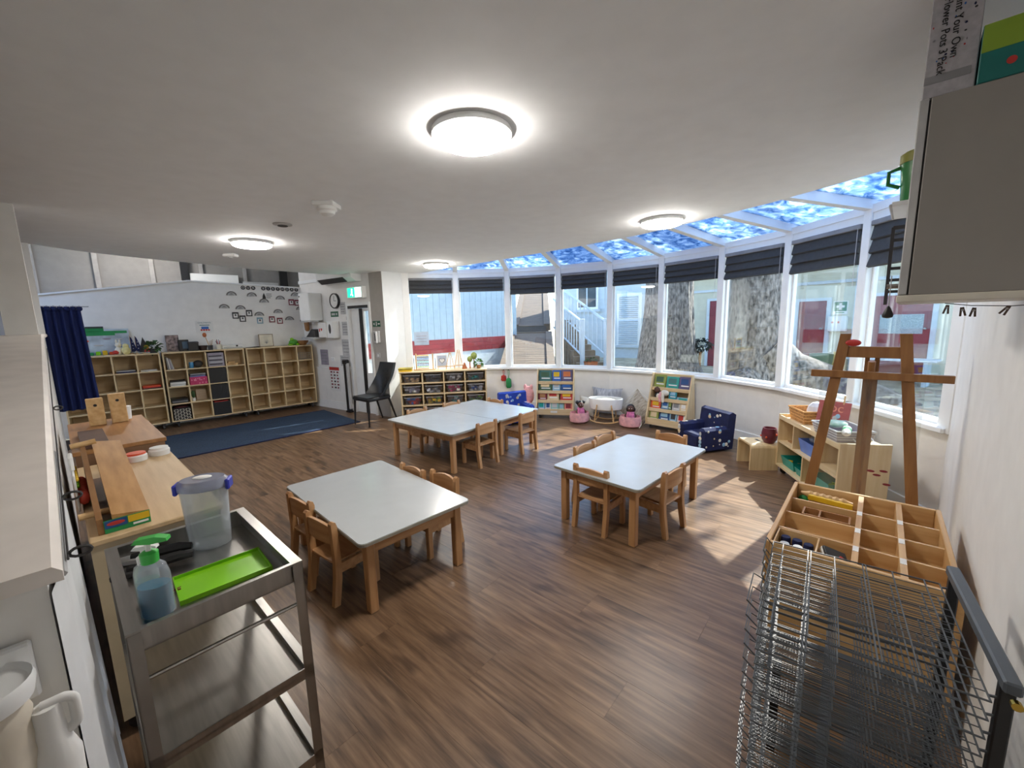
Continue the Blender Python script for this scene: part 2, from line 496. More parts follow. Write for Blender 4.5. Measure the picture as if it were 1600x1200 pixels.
# ---- clock wall with door opening
cw = sempty('wall_entry', (*PWR, 0), BA)
LW = (Vector(C1) - Vector(PWR)).length
d0, d1 = LW * .60, LW * .865
B_(0, d0, 0, .1, 0, 3.6).build('plaster', white, cw)
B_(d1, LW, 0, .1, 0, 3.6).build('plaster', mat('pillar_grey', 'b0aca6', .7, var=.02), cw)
B_(d0, d1, 0, .1, 2.0, 3.6).build('plaster', white, cw)
B_(.05, d0 - .02, -.03, 0, 0, .8).build('dado_panel', white, cw)
B_(.05, d0 - .02, -.045, -.03, 0, .15).build('baseboard', frame_w, cw)
B_(0, d0 + .3, -.02, 0, 2.44, 2.5).build('picture_rail', frame_w, cw)
dr = sempty('door_1', (Vector(PWR) + V2(BA) * d0).to_3d(), BA)
DW = d1 - d0
fr = B_(0, .06, -.03, .12, 0, 2.0).box(DW - .04, DW, -.03, .12, 0, 2.0).box(.06, DW - .04, -.03, .12, 1.95, 2.0)
fr.build('door_frame', frame_w, dr)
B_(.06, DW - .04, -.035, .0, 1.9, 1.95).build('door_closer', black, dr)
B_(.06, DW * .45, .03, .07, 0, 1.9).build('door_leaf', frame_w, dr)
B_(DW * .45, DW * .58, .02, .08, 0, 1.9).build('dark_gap_strip', black, dr)  # black strip put in for the dark gap of the open door
B_(DW * .62, DW - .06, .045, .05, .75, 1.85).build('glass_pane', pane_m, dr)
B_(DW * .58, DW * .63, .03, .07, 0, 1.9).box(DW * .63, DW - .04, .03, .07, 0, .75).box(DW * .63, DW - .04, .03, .07, 1.85, 1.9).build('glazed_leaf', frame_w, dr)
# ---- pillar between the door and the first window
pl = struct(MB().prism([C1, BAY[0], (-1.93, 7.75), (-2.42, 7.25)], 0, 2.6).build('trim_pillar', frame_w))
# ---- right wall with its window return
struct(ribbon([rw(-1.6), rw(4.22)], 0, 2.9, -.12).build('wall_right', white))
# ---- left half-height wall: raking cap, post, end
def lw3(t, off, z): p = lw(t, off); return (p[0], p[1], z)
LL = (Vector(LF) - Vector(LN)).length
TH = .15
def zc(t): return 1.2 + .4 * min(1, t / LL)
lwm = MB()
vs = []
for t in (0.02, LL, 6.7):
    z = zc(t) - .03
    vs += [lw3(t, 0, 0), lw3(t, -TH, 0), lw3(t, -TH, z), lw3(t, 0, z)]
lwm.add(vs, [(0, 1, 2, 3), (11, 10, 9, 8)] + [(4 * i + a, 4 * i + (a + 1) % 4, 4 * i + 4 + (a + 1) % 4, 4 * i + 4 + a) for i in (0, 1) for a in range(4)])
hw = struct(lwm.build('wall_half', white))
cap = MB(); vs = []
for t in (0, LL, 6.72):
    z = zc(t)
    vs += [lw3(t, .022, z - .03), lw3(t, -TH - .03, z - .03), lw3(t, -TH - .03, z), lw3(t, .010, z), lw3(t, .022, z - .012)]
cap.add(vs, [(0, 1, 2, 3, 4), (14, 13, 12, 11, 10)] + [(5 * i + a, 5 * i + (a + 1) % 5, 5 * i + 5 + (a + 1) % 5, 5 * i + 5 + a) for i in (0, 1) for a in range(5)])
cap.build('sill_cap', mat('cap_paint', 'ebe4dd', .4, var=.03), hw)
pp = MB().prism([lw(LL, .0), lw(LL, -TH), lw(LL + .16, -TH), lw(LL + .16, .0)], 1.585, CEIL)
struct(pp.build('trim_post', white))
pp = MB().prism([lw(LL + 1.82, .02), lw(LL + 1.82, -.08), lw(LL + 1.98, -.08), lw(LL + 1.98, .02)], 1.59, CEIL + .1)
struct(pp.build('trim_post_far', frame_w))

# ---- window bay
for i in range(9):
    a, b = Vector(BAY[i]), Vector(BAY[i + 1]); an = ang(a, b); L = (b - a).length
    # local x along the bay, local +y towards outside
    wn = sempty('window_%d' % (i + 1), (a.x, a.y, 0), an)
    B_(0.045, L - .045, .035, .043, SILL + .035, HEAD).build('pane', pane_m, wn)
    B_(.045, L - .045, .015, .065, SILL, SILL + .035).box(.045, .062, .02, .06, SILL, HEAD).box(L - .062, L - .045, .02, .06, SILL, HEAD).build('window_frame', frame_w, wn)
    B_(-.02, L + .02, -.07, .12, SILL - .04, SILL, .006).build('window_sill', frame_w, wn)
    B_(-.01, L + .01, -.02, .10, HEAD, HEAD + .07).box(-.01, L + .01, -.03, .11, HEAD + .07, HEAD + .14).build('eave_beam', frame_w, wn)
    wl = struct(B_(-.01, L + .01, .0, .1, -.05, SILL - .04).build('wall_bay_%d' % (i + 1), white, None, (a.x, a.y, 0), an))
    struct(B_(-.004, L + .004, -.016, 0, 0, .13, .004).build('baseboard_bay_%d' % (i + 1), frame_w, None, (a.x, a.y, 0), an))
for i, p in enumerate(BAY):
    dv = (Vector(p) - Vector(CEN)).normalized(); an = math.atan2(dv.y, dv.x) - R(90)
    wd = .045 if 0 < i < 9 else .06
    struct(B_(-wd, wd, -.04, .07, SILL - .04, HEAD + .12, .006).build('trim_mullion_%d' % (i + 1), frame_w, None, (p[0], p[1], 0), an))
    # rafter: rises towards the room
    n2 = -dv; Lr = 2.1 if i < 3 else 1.7
    rm = MB(); vs = []
    for t, z in ((-.12, HEAD + .075), (Lr, HEAD + .075 + .17 * Lr)):
        q = Vector(p) + n2 * t; s_ = Vector((-n2.y, n2.x)) * .04
        vs += [(q.x - s_.x, q.y - s_.y, z), (q.x + s_.x, q.y + s_.y, z), (q.x + s_.x, q.y + s_.y, z + .13), (q.x - s_.x, q.y - s_.y, z + .13)]
    rm.add(vs, [(0, 1, 2, 3), (7, 6, 5, 4)] + [(a, (a + 1) % 4, 4 + (a + 1) % 4, 4 + a) for a in range(4)])
    struct(rm.build('trim_rafter_%d' % (i + 1), frame_w))
for i in range(9):
    q = []
    for p, rev in ((BAY[i], 0), (BAY[i + 1], 1)):
        dv = (Vector(CEN) - Vector(p)).normalized()
        o_ = Vector(p) - dv * .16; e_ = Vector(p) + dv * 1.75
        q.append([(o_.x, o_.y, HEAD + .175 - .03), (e_.x, e_.y, HEAD + .175 + .17 * 1.75)])
    c_ = MB()
    vs = [q[0][0], q[0][1], q[1][1], q[1][0]]
    vs2 = [(x, y, z + .012) for x, y, z in vs]
    c_.add(vs + vs2, [(0, 1, 2, 3), (7, 6, 5, 4)] + [(a, (a + 1) % 4, 4 + (a + 1) % 4, 4 + a) for a in range(4)])
    struct(c_.build('skylight_pane_%d' % (i + 1), roof_m))
# main roof over the inner room so no sky leaks in above the ceiling
struct(MB().prism([(x * 1.0, y * 1.0) for x, y in CE[::-1]] + CLr[1:2] + [(-6, 6), (-6, -3), (1, -3), rw(2.2, .6)], CEIL + .62, CEIL + .7).build('roof', white))
#__PART2__
# ================================================================== CEILING FIXTURES
diff_m = emis('lamp_diffuser', 'fff8ef', LAMP)
def lamp(x, y, label):
    t = thing('ceiling_lamp', label, 'lamp', (x, y, CEIL), 0, 'round ceiling lamps')
    MB().lathe([(.10, 0), (.180, -.001), (.184, -.008), (.184, -.027), (.178, -.031), (.12, -.031)], 36).build('rim', frame_w, t, smooth=True)
    MB().lathe([(.177, -.030), (.172, -.045), (.150, -.056), (.10, -.063), (.001, -.066)], 36).build('diffuser', diff_m, t, smooth=True)
    return t
lamp(-.155, 2.03, 'round white ceiling lamp nearest the camera, large in the middle of the ceiling')
lamp(-2.62, 4.35, 'round white ceiling lamp on the left, nearest the shelving wall')
lamp(1.39, 3.86, 'round white ceiling lamp close to the skylight edge on the right')
lamp(-1.085, 6.26, 'round white ceiling lamp farthest away, nearest the pillar')
def disc_fit(name, label, cat, x, y, prof, z=CEIL):
    return tag(MB().lathe(prof, 24).build(name, frame_w, None, (x, y, z), smooth=True), label, cat)
t = thing('smoke_detector', 'white domed smoke detector on a square base beside the round vent', 'detector', (-1.3, 3.1, CEIL))
B_(-.075, .075, -.075, .075, -.03, 0, .004).build('base', frame_w, t)
MB().lathe([(.065, -.03), (.068, -.05), (.055, -.058), (.05, -.075), (.03, -.088), (.001, -.09)], 20).build('dome', frame_w, t, smooth=True)
t = thing('ceiling_vent', 'flat round grey vent cover on the ceiling', 'vent', (-1.93, 3.67, CEIL))
MB().lathe([(.075, 0), (.075, -.008), (.05, -.014), (.001, -.014)], 24).build('cover', lgrey, t, smooth=True)
MB().lathe([(.04, -.014), (.04, -.019), (.001, -.019)], 16).build('centre', dgrey, t)
t = thing('motion_sensor', 'small white sensor box near the far left ceiling edge', 'sensor', (-3.3, 5.03, CEIL))
B_(-.07, .07, -.05, .05, -.035, 0, .01).build('housing', frame_w, t)
MB().lathe([(.03, -.035), (.026, -.05), (.001, -.055)], 14).build('lens', lgrey, t, smooth=True)

# ================================================================== BLINDS
pos = ['beside the pillar', 'second from the pillar', 'above the timber boardwalk', 'in front of the white balustrade', 'in front of the shuttered white house',
       'in front of the leaning tree trunk', 'in front of the big tree with the buttress root', 'in front of the first aid sign', 'last on the right beside the wall cabinet']
drops = [.27, .25, .32, .27, .27, .30, .33, .36, .40]
for i in range(9):
    a, b = Vector(BAY[i]), Vector(BAY[i + 1]); an = ang(a, b); L = (b - a).length
    t = thing('roman_blind', 'dark slate roman blind drawn up, ' + pos[i], 'blind', (a.x, a.y, HEAD), an, 'slate roman blinds in the window bay')
    D = drops[i]
    B_(.06, L - .06, -.045, .005, -.045, -.002, .006).build('head_rail', mgrey, t)
    for k in range(3):
        z1 = -.045 - k * (D - .05) / 3; z0 = z1 - (D - .05) / 3
        MB().prism([(0.0, z1), (-.018, z1), (-.034 - .006 * k, z0 + .03), (-.040 - .006 * k, z0 + .006), (-.03, z0 - .006), (.0, z0)], .065, L - .065, 'x').build('fold', slate, t)
    MB().cyl((L - .075, -.05, -.04), (L - .075, -.05, -.55), .0025, n=5).build('pull_cord', lgrey, t)

# ================================================================== TABLES AND CHAIRS
def table(label, near, an, Lx, Ly):
    """near: the corner nearest the camera; local x to the right edge, local y to the left-back"""
    t = thing('kids_table', label, 'table', (near[0], near[1], 0), an, 'white kindergarten tables')
    r = .035; pts = []
    for cx, cy, a0 in ((Lx - r, Ly - r, 0), (r, Ly - r, 90), (r, r, 180), (Lx - r, r, 270)):
        for k in range(5): pts.append((cx + r * math.cos(R(a0 + k * 22.5)), cy + r * math.sin(R(a0 + k * 22.5))))
    MB().prism(pts, .434, .456).build('tabletop', tabletop_m, t)
    q = [(x + (.003 if x > Lx / 2 else -.003), y + (.003 if y > Ly / 2 else -.003)) for x, y in pts]
    MB().prism(q, .437, .452).build('edge_band', edge_m, t)
    i, s = .045, .052
    for x in (i, Lx - i - s):
        for y in (i, Ly - i - s):
            B_(x, x + s, y, y + s, 0, .434, .005).build('leg', beech, t)
    for y in (i + .01, Ly - i - .03): B_(i + s, Lx - i - s, y, y + .02, .355, .434).build('apron', beech_x, t)
    for x in (i + .01, Lx - i - .03): B_(x, x + .02, i + s, Ly - i - s, .355, .434).build('apron', beech_x, t)
    return t
table('white table nearest the camera with two chairs on each long side', (-.822, 2.005), R(45.4), .75, 1.2)
table('white table on the right near the blue armchair with five chairs around it', (.837, 2.611), R(44.5), 1.2, .75)
CA = R(49.5); e = V2(CA)
table('nearer half of the pair of white tables pushed together', (-.641, 4.117), CA, .757, 1.19)
table('farther half of the pair of white tables, close to the toy bin shelf', (-.641 + e.x * .762, 4.117 + e.y * .762), CA, .757, 1.19)

def make_chair():
    t = thing('kids_chair', '', 'chair', (0, 0, 0), 0, 'small beech chairs at the white tables')
    # origin under the middle of the backrest; +y faces the table
    def post(sx):
        m = MB(); x0, x1 = (sx * .118, sx * .150)
        prof = [(-.045, 0), (-.008, 0), (.018, .16), (.022, .26), (.014, .48), (.006, .505), (-.010, .512), (-.022, .50), (-.016, .27), (-.020, .19)]
        return m.prism(prof, min(x0, x1), max(x0, x1), 'x')
    for s in (-1, 1): post(s).build('leg', beech, t)
    for s in (-1, 1): B_(min(s * .112, s * .148), max(s * .112, s * .148), .235, .272, 0, .245, .004).build('leg', beech, t)
    # backrest: curved board between the posts
    m = MB(); vs = []; n = 8
    for k in range(n + 1):
        u = k / n * 2 - 1; x = u * .119; c = .014 * (1 - u * u)
        zt = .478 + .02 * (1 - u * u)
        vs += [(x, -.012 - c, .372), (x, .006 - c, .372), (x, .002 - c, zt), (x, -.016 - c, zt)]
    fs = [(0, 1, 2, 3), (4 * n + 3, 4 * n + 2, 4 * n + 1, 4 * n)] + [(4 * k + a, 4 * k + (a + 1) % 4, 4 * k + 4 + (a + 1) % 4, 4 * k + 4 + a) for k in range(n) for a in range(4)]
    m.add(vs, fs).build('backrest', beech_x, t)
    m = MB().grid(lambda u, v: (-.117 + .234 * u, -.008 + .29 * v, .262 - .006 * math.sin(math.pi * u)), 8, 2)
    nb = len(m.v)
    m.box(-.117, .117, -.008, .282, .242, .255, .003)
    m.build('seat', beech_x, t)
    B_(-.112, .112, .24, .258, .185, .243).build('apron', beech_x, t)
    for s in (-1, 1): B_(min(s * .122, s * .140), max(s * .122, s * .140), .015, .24, .185, .243).build('apron', beech_x, t)
    return t
chair0 = make_chair()
CH = [(-1.147, 2.252, -35.5, 'small beech chair beside the steel trolley, nearer of two on the near table\'s left side'),
      (-1.41, 2.541, -36.3, 'small beech chair on the near table\'s left side, farther from the camera'),
      (-.799, 3.055, 138.6, 'small beech chair on the far side of the near table, left one of two'),
      (-.525, 2.888, 138.7, 'small beech chair on the far side of the near table, right one of two'),
      (.58, 2.943, -43.6, 'small beech chair with its back to the camera at the right table'),
      (1.182, 2.892, 40.5, 'small beech chair at the right table nearest the sunlit floor'),
      (.892, 3.828, 221.4, 'small beech chair behind the right table, farther of the two on the left side'),
      (.645, 3.53, 222.8, 'small beech chair behind the right table, nearer of the two on the left side'),
      (1.519, 3.804, 133.9, 'small beech chair in front of the blue armchair at the right table'),
      (-.299, 4.461, 46.0, 'small beech chair tucked in at the front of the paired tables, left one'),
      (.182, 4.913, 46.0, 'small beech chair at the front of the paired tables, right one'),
      (-1.254, 5.252, 226.3, 'small beech chair behind the paired tables at the bin shelf end, left one'),
      (-.86, 5.66, 228.2, 'small beech chair behind the paired tables, right one of two'),
      (-.25, 5.80, 136.0, 'small beech chair at the far end of the paired tables by the star print armchair')]
for i, (x, y, a, lb) in enumerate(CH):
    o = chair0 if i == 0 else copy_tree(chair0)
    o.location = (x, y, 0); o.rotation_euler = (0, 0, R(a)); o['label'] = lb

# ================================================================== CUBBY SHELVES AND THEIR CONTENTS
UW, UD, UZ0, UZ1 = 1.12, .38, .10, 1.246
def cubby(label, t0):
    p = sw(t0)
    t = thing('cubby_shelf', label, 'shelf', (p[0], p[1], 0), SA, 'birch cubby shelves along the white partition')
    th = .018
    for x in (0, UW - th): B_(x, x + th, 0, UD, UZ0, UZ1).build('side_panel', birch_z, t)
    B_(th, UW - th, 0, UD, UZ1 - th, UZ1).build('top_board', birch, t)
    B_(th, UW - th, 0, UD, UZ0, UZ0 + th).build('bottom_board', birch, t)
    B_(th, UW - th, UD - .008, UD - .001, UZ0 + th, UZ1 - th).build('back_panel', birch, t)
    cwid = (UW - th) / 4; rh = (UZ1 - UZ0 - th) / 4
    for k in range(1, 4): B_(k * cwid, k * cwid + th, .002, UD - .008, UZ0 + th, UZ1 - th).build('divider', birch_z, t)
    for k in range(1, 4):
        m = MB()
        for c in range(4): m.box(c * cwid + th, (c + 1) * cwid, .004, UD - .008, UZ0 + k * rh, UZ0 + k * rh + th)
        m.build('shelf_board', birch, t)
    for x in (.08, UW - .08):
        for y in (.06, UD - .06):
            MB().cyl((x - .012, y, .035), (x + .012, y, .035), .035, n=12).box(x - .02, x + .02, y - .02, y + .02, .07, .1).build('castor', dgrey, t)
    return t
U1, U2, U3 = -2.28, -1.13, .02
cubby('birch cubby shelf on the left, partly hidden by the blue curtain', U1)
cubby('middle birch cubby shelf with black boxes and papers in it', U2)
cubby('right birch cubby shelf, almost empty, beside the entry corner', U3)
CWD, RHT = (UW - .018) / 4, (UZ1 - UZ0 - .018) / 4
def cell(u, c, r, fx=.5, dy=.05):
    """floor point of a cubby cell; c from left, r from the top"""
    p = sw(u + .018 + c * CWD + fx * (CWD - .018), dy); return (p[0], p[1], UZ0 + (3 - r) * RHT + .018)
def put(name, label, cat, mb, m, loc, rz=SA, group=None, smooth=False):
    return tag(mb.build(name, m, None, loc, rz, smooth), label, cat, group)
def sheaf(loc, w, d, h, cols, name, label, cat='papers', tilt=.0):
    t = thing(name, label, cat, loc, SA)
    n = len(cols)
    for k, c in enumerate(cols):
        a = tilt * k; j = random.uniform(-.006, .006)
        B_(-w / 2 + j, w / 2 + j, 0, d, 0, h / n - .001).build('sheet_stack', c, t, (0, 0, h / n * k), 0, rot=(0, 0, R(random.uniform(-4, 4))))
    return t
sheaf(cell(U1, 2, 0), .22, .26, .035, [navy, dgrey, lgrey], 'folder_stack', 'thin stack of navy folders in the left cubby shelf, top row')
sheaf(cell(U1, 3, 0), .2, .26, .02, [lgrey, paper], 'paper_stack', 'thin pile of white paper in the left cubby shelf, top row right')
sheaf(cell(U1, 3, 1), .22, .26, .05, [black, red, orange], 'folder_stack', 'red and orange folders in the left cubby shelf, second row')
x = cell(U2, 0, 0, .2)
for k in range(4):
    q = cell(U2, 0, 0, .14 + k * .09)
    o = put('book', ['grey', 'white', 'blue-grey', 'pale'][k] + ' book leaning in the middle cubby shelf, %s from the left' % ['first', 'second', 'third', 'fourth'][k], 'book',
            B_(-.008, .008, 0, .19, 0, .2 - .008 * k), [mgrey, paper, mauve, lgrey][k], q, SA, 'books leaning in the top left cell')
    o.rotation_euler = (0, R(-3 - 3 * k), SA)
t = thing('blue_tin', 'small light blue tin in the middle cubby shelf, top row', 'tin', cell(U2, 1, 0, .25), SA)
MB().lathe([(.03, 0), (.032, .005), (.032, .09), (.03, .095)], 16, (0, .05, 0)).build('body', mat('sky_blue', '4a90c8', .4), t, smooth=True)
MB().lathe([(.028, .095), (.033, .096), (.033, .104), (.001, .106)], 16, (0, .05, 0)).build('lid', lgrey, t, smooth=True)
put('pouch', 'dark grey fabric pouch beside the blue tin', 'pouch', MB().ell((0, .08, .06), (.07, .06, .06)), dgrey, cell(U2, 1, 0, .62), smooth=True)
t = thing('storage_box', 'grey patterned storage box in the middle cubby shelf, top row', 'box', cell(U2, 2, 0, .5, .015), SA)
B_(-.115, .115, 0, .3, 0, .235, .004).build('box_body', mauve, t)
for k in range(5): B_(-.1 + .01 * (k % 2), .1 - .015 * ((k + 1) % 2), -.002, 0, .03 + k * .035, .048 + k * .035).build('printed_band', [dgrey, lgrey][k % 2], t)
for k in range(3):
    q = cell(U2, 3, 0, .25 + .2 * (k % 2)); q = (q[0], q[1], q[2] + (.036 if k == 2 else 0))
    put('wooden_block', 'pale wooden block in the middle cubby shelf, ' + ['lower left', 'lower right', 'upper'][k] + ' of three', 'block', B_(-.055, .055, 0, .1, 0, .035, .002), pine, q, SA, 'wooden blocks in the top right cell') if k < 2 else \
        put('wooden_block', 'pale wooden block stacked on two others in the middle cubby shelf', 'block', B_(-.05, .05, 0, .09, 0, .03, .002), pine, cell(U2, 3, 0, .3)[:2] + (q[2],), SA, 'wooden blocks in the top right cell')
sheaf(cell(U2, 0, 1), .2, .26, .085, [paper, lgrey, paper, paper, dgrey], 'paper_stack', 'thick stack of white paper with a dark clip in the middle cubby shelf')
t = thing('gift_box', 'pink star print box in the middle cubby shelf, second row', 'box', cell(U2, 1, 1, .5, .02), SA)
B_(-.12, .12, 0, .28, 0, .13, .004).build('box_body', hotpink, t)
for k in range(14):
    B_(-.008, .008, -.002, 0, -.008, .008).build('star', mat('pale_star', 'e79ab0', .7), t, (random.uniform(-.1, .1), 0, random.uniform(.015, .115)), 0, rot=(0, R(random.uniform(0, 90)), 0))
q = cell(U2, 1, 1, .5, .03)
sheaf((q[0], q[1], q[2] + .13), .21, .24, .05, [blue, mgrey, navy, lgrey], 'magazine_stack', 'loose magazines piled on the pink star print box')
for k in range(3):
    t = thing('fabric_box', 'black fabric box in the middle cubby shelf, ' + ['upper of three', 'middle of three', 'lowest of three with a red lining'][k], 'box', cell(U2, 2, k + 1, .5, .006), SA, 'black fabric boxes in the third column')
    hh = .25 if k < 2 else .225
    for a in (B_(-.122, .122, 0, .006, 0, hh), B_(-.122, .122, .30, .306, 0, hh), B_(-.122, -.116, .006, .30, 0, hh), B_(.116, .122, .006, .30, 0, hh)): a.build('side_wall', black, t)
    B_(-.116, .116, .006, .30, .002, .008).build('bottom', black, t)
    if k == 2: B_(-.1, .1, .02, .28, .18, .236).build('red_lining', red, t)
sheaf(cell(U2, 0, 2), .21, .28, .07, [dgrey, mgrey, dgrey, black], 'folder_stack', 'dark folders lying askew in the middle cubby shelf, third row')
t = thing('cup_plant', 'small white cup with a green sprig in the middle cubby shelf', 'plant', cell(U2, 1, 2, .12), SA)
MB().lathe([(.022, 0), (.03, .06), (.027, .058), (.001, .05)], 14, (0, .03, 0)).build('cup', paper, t, smooth=True)
MB().ell((0, .03, .12), (.03, .025, .06)).build('foliage', leaf, t)
put('note_card', 'beige card leaning behind the cup in the third row', 'card', B_(-.07, .07, 0, .004, 0, .18), wood('card_beige', 'c9b39a', 'd6c2aa'), cell(U2, 1, 2, .6, .22))
t = thing('patterned_basket', 'black and white patterned basket in the bottom left cell of the middle shelf', 'basket', cell(U2, 0, 3, .5, .015), SA)
B_(-.115, .115, 0, .28, 0, .2, .006).build('basket_body', mat('basket_black', '1c181b', .8), t)
for a in range(6):
    for b in range(7): B_(-.014, .014, -.003, 0, -.004, .004).build('white_motif', cream, t, (-.095 + a * .038, 0, .02 + b * .026), 0, rot=(0, R(25 if (a + b) % 2 else -25), 0))
put('cloth_roll', 'dark red cloth heaped in the patterned basket', 'cloth', MB().ell((0, .14, .2), (.1, .1, .03)), mat('wine_cloth', '5b2a2e', .9), cell(U2, 0, 3, .5, .015), smooth=True)
t = thing('wire_basket', 'white wire basket in the top right cell of the right cubby shelf', 'basket', cell(U3, 3, 0, .5, .03), SA)
for z in (.01, .05, .09, .13): MB().tube([(-.11, 0, z), (.11, 0, z), (.11, .28, z), (-.11, .28, z)], .002, 5, True).build('hoop_wire', lgrey, t)
for k in range(7): MB().tube([(-.11 + k * .22 / 6, 0, .13), (-.11 + k * .22 / 6, 0, .01), (-.11 + k * .22 / 6, .28, .01), (-.11 + k * .22 / 6, .28, .13)], .0018, 4).build('upright_wire', lgrey, t)
# things on top of the cubby shelves
TZ = UZ1
def top(t_, off=.2): p = sw(t_, off); return (p[0], p[1], TZ)
t = thing('sea_poster', 'under the sea frieze poster with green lettering strips standing on the left shelf', 'poster', top(U1 + .42, .39), SA)
B_(-.38, .38, 0, .004, .0, .40).build('card', mat('pale_sea', 'b7c4cf', .8, var=.15, scale=6), t)
for (x0, x1, z0, z1, m) in ((-.38, .1, .36, .42, green), (-.2, .36, .33, .37, green), (-.36, .22, .30, .33, green), (-.36, -.12, .40, .43, red), (-.1, .1, .41, .44, dgrey)):
    B_(x0, x1, -.004, 0, z0, z1).build('lettering_strip', m, t)
for (x, z, rx, rz_, m) in ((-.12, .22, .04, .02, orange), (.12, .25, .05, .015, mauve), (.28, .13, .05, .016, blue), (-.25, .12, .04, .014, mauve), (.02, .15, .06, .012, lgrey), (.25, .24, .05, .012, lgrey)):
    MB().ell((x, -.003, z), (rx, .003, rz_), 12, 6).build('fish_picture', m, t)
for k in range(9):
    p = top(U1 + .12 + k * .075, .33)
    put('toy_block', ['blue', 'teal', 'dark green', 'green', 'olive', 'yellow', 'orange', 'red', 'crimson'][k] + ' wooden block in the rainbow row under the sea poster', 'block',
        B_(-.026, .026, 0, .04, 0, .045 + .012 * (k % 3), .003), [blue, teal, leaf, green, lime, yellow, orange, red, maroon][k], p, SA, 'rainbow blocks on the left shelf')
t = thing('plush_toy', 'white and red plush toy sitting on the left cubby shelf', 'toy', top(U1 + .66), SA)
MB().ell((0, 0, .06), (.05, .05, .065)).build('body', cream, t, smooth=True)
MB().ell((0, 0, .15), (.04, .04, .04)).build('head', cream, t, smooth=True)
for s in (-1, 1): MB().ell((s * .02, 0, .2), (.012, .01, .035)).build('ear', cream, t, smooth=True)
MB().ell((-.04, -.03, .04), (.04, .03, .03)).build('scarf', red, t, smooth=True)
t = thing('plush_toy', 'pale yellow plush chick sitting beside the small flags', 'toy', top(U1 + .74, .14), SA)
MB().ell((0, 0, .06), (.055, .05, .065)).build('body', mat('pale_yellow', 'd8cf94', .9), t, smooth=True)
MB().ell((0, 0, .13), (.038, .038, .038)).build('head', mat('pale_yellow'), t, smooth=True)
for k, (dx, nm) in enumerate(((.80, 'small navy flag hanging on a stick, left of three'), (.86, 'small navy flag with white stars on a stick, middle of three'), (.95, 'small black and red flag with a yellow disc on a stick'))):
    t = thing('table_flag', nm, 'flag', top(U1 + dx, .2), SA)
    MB().cyl((0, 0, .0), (0, 0, .30 - .02 * k), .003, n=6).build('stick', pine, t)
    MB().cyl((0, 0, 0), (0, 0, .012), .025, n=12).build('base', pine, t)
    if k < 2:
        MB().prism([(.003, .28), (.02, .25), (.07, .06), (.03, .03), (.003, .04)], -.012, .012, 'y').build('cloth', navy2, t)
        for z in (.08, .13, .18): B_(.02, .03, -.014, .014, z, z + .01).build('white_star', paper, t)
    else:
        MB().prism([(.0, .26), (.055, .10), (-.045, .09)], -.012, .012, 'y').build('cloth_black', black, t)
        MB().prism([(.055, .10), (.075, .02), (.0, .02), (-.0, .095)], -.012, .012, 'y').build('cloth_red', red, t)
        MB().prism([(-.045, .09), (0, .094), (0, .02), (-.06, .02)], -.012, .012, 'y').build('cloth_black', black, t)
        MB().cyl((.03, -.015, .10), (.03, .015, .10), .03, n=16).build('yellow_disc', yellow, t)
def leafy(t, c, r, n, m, L=.07, W=.03):
    mb = MB()
    for k in range(n):
        d = Vector((random.gauss(0, 1), random.gauss(0, 1), random.gauss(.4, .7))).normalized()
        p = Vector(c) + Vector((d.x * r[0], d.y * r[1], d.z * r[2])) * random.uniform(.5, 1)
        s = d.cross(Vector((random.random() - .5, random.random() - .5, 1))).normalized() * W
        q = p + d * L + Vector((0, 0, -L * .3))
        mid = (p + q) / 2 + Vector((0, 0, .012))
        mb.add([p, mid - s, q, mid + s], [(0, 1, 2, 3)])
    return mb.build('foliage', m, t)
t = thing('potted_plant', 'dark green leafy plant at the right end of the left cubby shelf', 'plant', top(U1 + 1.01 + .21 - .01, .2), SA)
t.location = (*sw(U2 - .09, .2), TZ)
MB().lathe([(.04, 0), (.055, .07), (.05, .07), (.001, .06)], 14).build('pot', dgrey, t, smooth=True)
leafy(t, (0, 0, .10), (.09, .08, .07), 70, leaf)
t = thing('picture_stand', 'dark picture panel with pale blossom pattern leaning on the middle shelf', 'picture', top(U2 + .17, .34), SA)
B_(-.085, .085, 0, .012, 0, .27, .002).build('panel', mat('blossom_print', '2a2426', .5, col2='b9a3a0', scale=22), t)
MB().tube([(-.085, -.004, .16), (-.085, -.004, .27), (.085, -.004, .27), (.085, -.004, .16)], .003, 5).build('wire_frame', black, t)
t = thing('cassette_player', 'black box shaped speaker behind the smaller black box', 'speaker', top(U2 + .32, .26), SA)
B_(-.08, .06, 0, .1, 0, .19, .006).build('case', black, t)
B_(-.03, .05, -.004, 0, .04, .16).build('front_panel', mat('steel_blue', '4b6478', .5), t)
t = thing('camera_case', 'small black camera shaped box on the middle shelf', 'box', top(U2 + .43, .15), SA)
B_(-.07, .07, 0, .09, 0, .14, .012).build('case', black, t)
B_(-.075, .075, -.004, .094, .12, .155, .012).build('lid', dgrey, t)
t = thing('small_basket', 'small dark basket behind the wooden spoon jar', 'basket', top(U2 + .56, .22), SA)
MB().lathe([(.05, 0), (.07, .08), (.066, .08), (.045, .01)], 16).build('bowl', mat('dark_wicker', '3e2f2a', .8), t, smooth=True)
t = thing('utensil_jar', 'clear jar holding a painted wooden spoon and twigs', 'jar', top(U2 + .66, .16), SA)
MB().lathe([(.035, 0), (.04, .08), (.036, .08), (.031, .005)], 16).build('jar_body', dgrey, t, smooth=True)
MB().cyl((0, 0, .01), (-.05, 0, .22), .006, n=6).build('spoon_handle', pine, t)
MB().ell((-.06, 0, .26), (.03, .012, .04)).build('spoon_bowl', terra, t, smooth=True)
for k in range(4): MB().cyl((.01, 0, .02), (.02 * k - .01, .01 * k, .15 + .01 * k), .003, n=5).build('twig', brown, t)
t = thing('pen_cup', 'cream cup full of pens on the middle shelf', 'cup', top(U2 + .78, .14), SA)
